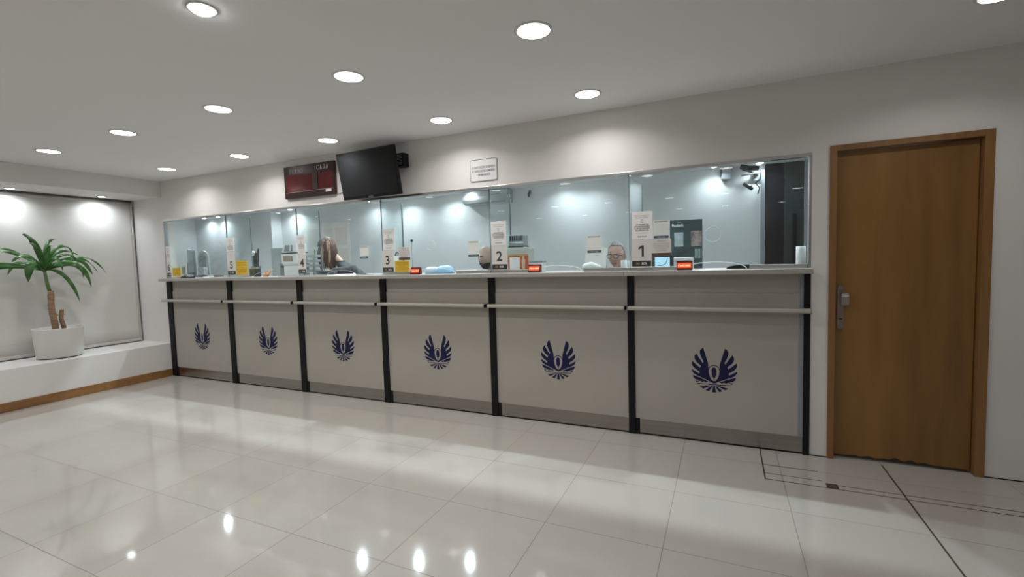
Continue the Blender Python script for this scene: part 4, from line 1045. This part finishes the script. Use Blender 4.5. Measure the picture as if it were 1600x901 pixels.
fb = remesh(bm, .004, 4); t = thing('cloth_bundle', 'soft white cloth bundle on the counter in front of the paper sheet', 'cloth', (5.69, .19, z0)); obj('cloth', fb, m_plastic_w, t, True)
# curved black-and-white fan shape seen behind the pass-through at number 1
bm = nb(); n = 16
prism_xz(bm, [(6.74 + .0 , z0)] + [(6.74 + .15 * (1 - math.cos(math.pi * k / n)) / 1.0 * .93, z0 + .030 * math.sin(math.pi * k / n) ** .8) for k in range(1, n)] + [(7.02, z0)], .10, .16)
t = thing('black_mouse_rest', 'low black curved pad on the counter behind the right pass-through', 'pad', (6.88, .13, z0)); obj('pad', bm, m_black, t)
# ---- number 2
t = thing('receipt_printer', 'grey receipt printer with a silver front band above the orange leaflet', 'printer', (4.966, .30, 1.527))
pr_ = obj('housing', box(nb(), 4.893, 5.036, .25, .38, 1.540, 1.645, .006), m_plastic_g, t)
obj('silver_band', box(nb(), 4.890, 5.040, .246, .252, 1.562, 1.580, .002), m_alu, pr_); obj('vent', join_bm([box(nb(), 4.905 + .022 * k, 4.917 + .022 * k, .247, .251, 1.588, 1.636) for k in range(6)]), m_plastic_d, pr_)
obj('base', box(nb(), 4.885, 5.045, .25, .38, 1.527, 1.541, .003), m_plastic_d, t)
t = thing('storage_box', 'pale green-grey box carrying the receipt printer at number 2', 'box', (4.98, .33, z0))
obj('box', box(nb(), 4.862, 5.085, .24, .40, z0, 1.520, .003), mat('pale_green_box', (.52, .57, .53), .6), t); obj('lid', box(nb(), 4.857, 5.090, .236, .404, 1.505, 1.527, .002), mat('pale_green_lid', (.57, .62, .58), .6), t)
t = thing('leaflet_stand', 'orange leaflet with a white square and a standing figure, behind the number 2 card', 'leaflet', (5.00, .2, z0))
lf = obj('leaflet', box(nb(), 4.905, 5.108, .198, .204, z0, 1.462, .001), mat('orange_leaflet', (.50, .10, .035), .45, var=.3, vscale=9), t)
obj('white_square', box(nb(), 4.922, 5.022, .196, .199, 1.318, 1.436), m_paper, lf)
fg = nb(); prism_xz(fg, [(5.048, 1.318), (5.072, 1.318), (5.076, 1.37), (5.080, 1.41), (5.068, 1.425), (5.068, 1.442), (5.058, 1.447), (5.050, 1.440), (5.051, 1.425), (5.040, 1.405), (5.046, 1.37)], .196, .199); obj('printed_figure', fg, mat('pale_figure', (.62, .48, .36), .6), lf)
obj('top_strip', box(nb(), 4.905, 5.108, .196, .199, 1.450, 1.460), m_gold, lf)
t = thing('cash_box', 'small pale box behind the red display at number 2', 'box', (5.20, .18, z0))
obj('box', box(nb(), 5.142, 5.262, .15, .23, z0, 1.385, .003), m_plastic_w, t); obj('lid', box(nb(), 5.138, 5.266, .146, .234, 1.385, 1.397, .002), m_plastic_g, t)
# ---- number 3
t = thing('gooseneck_microphone', 'thin gooseneck microphone rising behind the yellow card at number 3', 'microphone', (3.86, .15, z0))
obj('base', lathe(nb(), [(0, 0), (.04, 0), (.04, .012), (.015, .02), (0, .02)], (3.86, .15, z0), 24), m_plastic_d, t, True)
obj('neck', tube(nb(), [(3.86, .15, z0 + .015), (3.862, .15, 1.45), (3.864, .15, 1.60)], .003, 8), m_plastic_g, t, True)
bm = nb(); ball(bm, (3.864, .15, 1.638), .013, 1, 1, 1.3); obj('windshield', bm, m_plastic_d, t, True); obj('collar', tube(nb(), [(3.864, .15, 1.60), (3.864, .15, 1.628)], .007, 10), m_alu, t, True)
t = thing('stamp_ring', 'dark curved handle standing behind the gap between number 3 and the yellow card', 'handle', (3.702, .12, z0))
bm = nb(); tube(bm, [(3.702 + .024 * math.cos(q * math.pi / 14), .12, 1.48 + .045 * math.sin(q * math.pi / 14)) for q in range(15)], .007, 8); obj('hoop', bm, mat('dark_brown_plastic', (.06, .04, .035), .4), t, True)
obj('post', box(nb(), 3.672, 3.732, .10, .14, z0, 1.485, .004), m_paperg, t)
# light blue rounded cover
t = thing('blue_cover', 'translucent light blue rounded cover on the counter right of the number 3 display', 'cover', (4.20, .12, z0))
m_blue = mat('light_blue_plastic', (.26, .50, .72), .3, spec=.5)
bm = nb(); g = bmesh.ops.create_uvsphere(bm, u_segments=32, v_segments=16, radius=1)
for v in g['verts']:
    c = v.co; sq = lambda q, e: math.copysign(abs(q) ** e, q)
    v.co = Vector((4.245 + sq(c.x, .7) * .095, .15 + sq(c.y, .8) * .06, z0 + max(0, sq(c.z, .7)) * .080 + (.0 if c.z > 0 else 0)))
obj('dome', bm, m_blue, t, True)
bm = nb(); g = bmesh.ops.create_uvsphere(bm, u_segments=24, v_segments=12, radius=1)
for v in g['verts']:
    c = v.co; v.co = Vector((4.10 + math.copysign(abs(c.x) ** .6, c.x) * .085, .15 + c.y * .045, z0 + max(0, math.copysign(abs(c.z) ** .5, c.z)) * .068))
obj('neck', bm, mat('paler_blue_plastic', (.42, .58, .72), .35), t, True)
# ---- third screen from the left
t = thing('document_rack', 'grey wire document rack behind the numeral 4 card', 'rack', (2.30, .35, z0))
fr = nb()
for x in (2.225, 2.40):
    for y in (.26, .40): tube(fr, [(x, y, z0), (x + .01, y, 1.60 if x > 2.3 else 1.53)], .005, 8)
obj('frame', fr, m_plastic_g, t)
for k, zz in enumerate((1.34, 1.40, 1.455, 1.51)):
    pp_ = obj('shelf', box(nb(), 2.215, 2.405, .255, .405, zz, zz + .006, .001), m_plastic_g, t)
    obj('papers', box(nb(), 2.225, 2.39, .262, .395, zz + .006, zz + .030, .001), mat('stacked_papers_%d' % k, (.30 + .04 * k, .30 + .04 * k, .31 + .04 * k), .8, var=.25, vscale=40, stretch=(1, 1, 12)), pp_)
t = thing('ink_tray', 'dark oval tray on the counter in front of the person with long hair', 'tray', (2.72, .17, z0))
obj('tray', lathe(nb(), [(0, 0), (.11, 0), (.125, .03), (.125, .052), (.115, .052), (.108, .015), (0, .012)], (2.70, .145, z0), 36, 1.15, .55), m_plastic_d, t, True)
obj('teal_insert', lathe(nb(), [(0, .02), (.10, .02), (.10, .026), (0, .03)], (2.68, .145, z0), 30, .9, .5), mat('teal_insert', (.02, .12, .13), .4), t, True)
for k, (a, b_, y, rz) in enumerate(((2.50, 2.66, .06, .1), (2.74, 2.98, .07, -.12), (2.88, 3.06, .13, .2))):
    bm = box(nb(), -(b_ - a) / 2, (b_ - a) / 2, -.045, .045, 0, .006 + .003 * k, .001); xform(bm, Matrix.Translation(((a + b_) / 2, y + .03, z0)) @ Matrix.Rotation(rz, 4, 'Z'))
    t = thing('paper_slips', ['white paper slips left of the dark oval tray', 'white paper slips right of the dark oval tray', 'pale paper slips farthest right of the dark oval tray'][k], 'paper', ((a + b_) / 2, y + .03, z0)); obj('slips', bm, m_paper, t)
# chart on the rear wall
t = thing('wall_chart', 'large pale chart on the rear wall behind the person with long hair', 'chart', (-.53, 3.29, 1.75))
ch = obj('chart_sheet', box(nb(), -1.13, .08, 3.285, 3.298, 1.30, 2.25, .002), mat('pale_chart', (.80, .80, .76), .6, var=.08, vscale=3), t)
for k in range(3):
    for q in range(2): obj('chart_square', box(nb(), -1.05 + .38 * k, -.74 + .38 * k, 3.282, 3.285, 1.80 - .42 * q, 2.15 - .42 * q), mat('chart_tone_%d%d' % (k, q), (.70 + .03 * k, .72 + .02 * q, .69), .6), ch)
# ---- second screen from the left: white boxed machines, handset, orange bunch
t = thing('banknote_counter', 'white machine with a slanted grey window on top of the white boxes', 'machine', (2.06, .28, 1.572))
bm = nb(); prism_xz(bm, [(1.935, 1.572), (2.185, 1.572), (2.178, 1.68), (1.975, 1.675)], .20, .36); bmesh.ops.bevel(bm, geom=bm.edges[:], offset=.005, segments=2, affect='EDGES'); hs = obj('housing', bm, m_plastic_w, t)
bm = nb(); prism_xz(bm, [(1.985, 1.590), (2.125, 1.590), (2.125, 1.664), (2.005, 1.664)], .196, .201); obj('window', bm, m_plastic_g, hs); obj('roller', tube(nb(), [(2.09, .194, 1.595), (2.10, .194, 1.66)], .010, 8), m_plastic_w, hs)
obj('dark_base', box(nb(), 1.93, 2.19, .197, .363, 1.565, 1.574), m_plastic_d, t)
t = thing('white_box', 'white box with a tan label, middle of the white stack', 'box', (2.06, .28, 1.445), 'stacked white boxes')
bx_ = obj('box', box(nb(), 1.935, 2.185, .20, .36, 1.445, 1.565, .003), m_plastic_w, t); obj('tan_label', box(nb(), 1.965, 2.105, .197, .201, 1.472, 1.535), mat('tan_label', (.33, .27, .19), .6), bx_); obj('label_edge', box(nb(), 2.105, 2.112, .197, .201, 1.470, 1.537), m_plastic_d, bx_)
t = thing('white_box', 'white box on the counter, bottom of the white stack', 'box', (2.07, .28, z0), 'stacked white boxes')
obj('box', box(nb(), 1.965, 2.20, .20, .36, z0, 1.445, .003), m_plastic_w, t); obj('lid', box(nb(), 1.955, 2.205, .195, .365, 1.425, 1.445, .002), mat('grey_white_lid', (.55, .57, .57), .5), t)
simple('grey_file_box', 'slim grey file box left of the white stack', 'box', [('box', box(nb(), 1.835, 1.925, .25, .42, z0, 1.450, .003), mat('slate_grey_board', (.16, .19, .22), .6)), ('finger_tab', box(nb(), 1.86, 1.90, .247, .251, 1.40, 1.425), m_plastic_d)], (1.88, .3, z0))
simple('cardboard_panel', 'pale blue-grey plastic panel standing left of the white stack', 'panel', [('panel', box(nb(), 1.505, 1.80, .40, .415, z0, 1.650, .003), mat('pale_blue_grey_panel', (.36, .41, .44), .5)), ('top_edge', box(nb(), 1.505, 1.80, .398, .417, 1.642, 1.652, .002), m_plastic_w)], (1.65, .4, z0))
t = thing('telephone_handset', 'dark handset with a silver earpiece standing upright in its cradle', 'telephone', (1.40, .29, z0))
obj('cradle', box(nb(), 1.31, 1.40, .25, .33, z0, 1.43, .006), mat('slate_blue_plastic', (.10, .12, .18), .4), t)
obj('handle', remesh((lambda q: (limb(q, [(1.38, .27, 1.42), (1.40, .26, 1.50), (1.405, .255, 1.58)], [.022, .026, .032]), q)[1])(nb()), .005, 3), m_plastic_d, t, True)
bm = nb(); ball(bm, (1.395, .235, 1.585), .033, 1, .6, 1); obj('earpiece', bm, m_alu, t, True)
bm = nb(); tube(bm, [(1.445, .26, z0 + .01), (1.44, .26, 1.45), (1.455, .26, 1.62), (1.462, .26, 1.645)], [.010, .009, .010, .012], 8); obj('bracket', bm, m_plastic_d, t, True)
t = thing('orange_wrappers', 'bunch of pale orange ribbons on the counter left of the white boxes', 'ribbons', (1.74, .15, z0))
bm = nb(); rnd = random.Random(5)
for k in range(13):
    a = rnd.uniform(-.2, 1.0); L_ = rnd.uniform(.05, .15); x_ = 1.66 + rnd.uniform(0, .08); y_ = .15 + rnd.uniform(-.02, .02)
    tube(bm, [(x_, y_, z0 + .004), (x_ + L_ * .5 * a, y_, z0 + L_ * .35), (x_ + L_ * a, y_ + rnd.uniform(-.02, .02), z0 + L_ * .62)], [.009, .007, .003], 6)
obj('ribbons', bm, mat('pale_orange_ribbon', (.70, .36, .16), .6, var=.3), t, True)
simple('card_holder', 'dark card holder behind the tall yellow card', 'holder', [('holder', box(nb(), 1.545, 1.66, .06, .12, z0, 1.400, .004), m_plastic_d), ('cards', box(nb(), 1.555, 1.65, .07, .11, 1.40, 1.412, .001), m_gold)], (1.6, .09, z0))
# ---- far left screen
t = thing('monitor', 'grey monitor seen from behind at the far left position', 'monitor', (.07, .3, z0))
bm = nb(); prism_xz(bm, [(.000, 1.36), (.135, 1.36), (.125, 1.668), (-.005, 1.690)], .28, .31); bmesh.ops.bevel(bm, geom=bm.edges[:], offset=.004, segments=2, affect='EDGES'); obj('back_shell', bm, mat('mid_grey_shell', (.20, .24, .26), .45, var=.2, vscale=8), t)
bm = nb(); prism_xz(bm, [(-.065, z0), (.04, z0), (.04, 1.56), (-.02, 1.545), (-.05, 1.49)], .30, .36); obj('stand_column', bm, mat('dark_teal_plastic', (.05, .08, .085), .45), t)
obj('foot', box(nb(), -.05, .15, .24, .40, z0, z0 + .012, .003), m_plastic_d, t)
t = thing('desk_mirror', 'arched grey framed object behind the far left screen', 'equipment', (.29, .3, z0))
bm = nb(); pts = [(.17, 1.33), (.40, 1.33), (.40, 1.55)] + [(.285 + .115 * math.cos(a * math.pi / 12), 1.55 + .11 * math.sin(a * math.pi / 12)) for a in range(1, 12)] + [(.17, 1.55)]
prism_xz(bm, pts, .31, .33); fr = obj('frame', bm, mat('pale_silver_frame', (.36, .40, .42), .35), t)
pts2 = [(.195, 1.35), (.345, 1.35), (.345, 1.54)] + [(.27 + .075 * math.cos(a * math.pi / 12), 1.54 + .09 * math.sin(a * math.pi / 12)) for a in range(1, 12)] + [(.195, 1.54)]
bm = nb(); prism_xz(bm, pts2, .306, .311); obj('grey_face', bm, mat('slate_face', (.17, .20, .22), .3, var=.3, vscale=12), fr)
obj('base', box(nb(), .16, .44, .26, .38, z0, 1.332, .004), m_plastic_g, t); obj('front_unit', box(nb(), .27, .40, .24, .30, 1.33, 1.44, .006), mat('mottled_grey', (.33, .37, .39), .4, var=.4, vscale=25), t)
t = thing('photo_frame', 'small white framed card right of the small yellow card', 'frame', (.12, .15, z0))
fr = obj('frame', box(nb(), .052, .190, .148, .156, z0, 1.480, .002), m_plastic_w, t); obj('grey_insert', box(nb(), .085, .16, .146, .149, 1.35, 1.452), m_plastic_g, fr)
t = thing('card_reader', 'flat black card reader lying on the far left counter', 'card reader', (.50, .0, z0))
bm = nb(); prism_yz(bm, [(-.07, z0), (.005, z0), (.005, z0 + .05), (-.05, z0 + .028)], .40, .60); bmesh.ops.bevel(bm, geom=bm.edges[:], offset=.006, segments=2, affect='EDGES'); rd = obj('body', bm, m_plastic_d, t, True)
obj('key_pad', box(nb(), .43, .53, -.052, -.03, z0 + .026, z0 + .036, .003), m_plastic_g, rd)
t = thing('coin_tray', 'small brown-grey tray on the far left counter near numeral 5', 'tray', (.90, .1, z0))
obj('tray', lathe(nb(), [(0, 0), (.07, 0), (.085, .035), (.078, .036), (.065, .008), (0, .006)], (.90, .11, z0), 30, 1, .6), mat('brown_grey_plastic', (.16, .13, .12), .5), t, True)
bm = nb(); 
for k in range(7): ball(bm, (.87 + .011 * k, .11 + .012 * math.sin(k * 2), z0 + .020), .014, 1, 1, .5)
obj('coins', bm, mat('mixed_coins', (.35, .31, .27), .35, .8), t, True)
simple('paper_pile', 'white papers on the counter behind the far left pass-through', 'paper', [('sheets', box(nb(), .60, .84, .10, .26, z0, z0 + .012, .001), m_paper)], (.72, .18, z0))
# ---- rear wall: air conditioner, wall monitor, cable bracket
t = thing('air_conditioner', 'white wall air conditioner high on the rear wall behind the glass', 'air conditioner', (2.62, 3.2, 2.32))
t.location = (3.16, 3.2, 2.34)
bm = nb(); prism_yz(bm, [(3.298, 2.345), (3.16, 2.345), (3.09, 2.375), (3.07, 2.42), (3.07, 2.52), (3.09, 2.555), (3.298, 2.558)], 2.76, 3.58); bmesh.ops.bevel(bm, geom=bm.edges[:], offset=.006, segments=2, affect='EDGES')
hs = obj('housing', bm, mat('ac_white', (.46, .50, .50), .45), t)
bm = nb(); prism_yz(bm, [(3.12, 2.358), (3.09, 2.372), (3.086, 2.368), (3.115, 2.352)], 2.80, 3.54); obj('air_vane', bm, m_plastic_g, t)
obj('intake_slots', join_bm([box(nb(), 2.86 + .045 * k, 2.89 + .045 * k, 3.066, 3.071, 2.47, 2.485) for k in range(8)] + [box(nb(), 3.26 + .045 * k, 3.29 + .045 * k, 3.066, 3.071, 2.47, 2.485) for k in range(5)]), m_plastic_g, hs)
t = thing('camera_bracket', 'dark security camera arm with hanging cables beside the dark doorway', 'security camera', (7.05, 3.25, 2.4))
obj('wall_plate', box(nb(), 7.06, 7.16, 3.27, 3.30, 2.36, 2.50, .005), m_plastic_g, t)
bm = nb(); tube(bm, [(7.12, 3.28, 2.43), (7.05, 3.16, 2.47), (6.95, 3.10, 2.50)], .020, 8); obj('arm', bm, m_plastic_d, t)
bm = nb(); tube(bm, [(7.14, 3.18, 2.45), (6.93, 3.12, 2.42)], .010, 8); obj('lower_arm', bm, m_plastic_g, t)
bm = nb(); tube(bm, [(6.93, 3.12, 2.535), (7.02, 3.08, 2.50), (7.13, 3.1, 2.50)], .034, 12); obj('camera_body', bm, m_plastic_d, t)
bm = nb(); tube(bm, [(6.96, 3.16, 2.32), (7.03, 3.14, 2.27), (7.06, 3.16, 2.24)], [.022, .030, .022], 10); obj('sensor', bm, m_plastic_d, t)
bm = nb(); tube(bm, [(7.15, 3.22, 2.50), (7.16, 3.2, 2.38), (7.10, 3.2, 2.32), (7.15, 3.22, 2.26), (7.13, 3.22, 2.18)], .008, 6); obj('cable', bm, m_plastic_d, t)
t = thing('wall_unit', 'small grey unit hanging on the rear wall left of the camera arm', 'unit', (6.75, 3.25, 2.45))
bm = nb(); prism_xz(bm, [(6.69, 2.415), (6.80, 2.405), (6.835, 2.56), (6.72, 2.56)], 3.20, 3.299); obj('case', bm, m_plastic_g, t); obj('dark_side', box(nb(), 6.672, 6.692, 3.20, 3.299, 2.46, 2.56, .003), m_plastic_d, t)
# pipe fixing near the air conditioner
simple('wall_hook', 'small dark hook on the rear wall right of the air conditioner', 'hook', [('hook', tube(nb(), [(3.89, 3.29, 2.50), (3.885, 3.25, 2.46), (3.885, 3.25, 2.41)], [.014, .018, .012], 8), m_plastic_d), ('plate', box(nb(), 3.87, 3.91, 3.285, 3.299, 2.46, 2.53, .002), m_plastic_g)], (3.89, 3.29, 2.46))
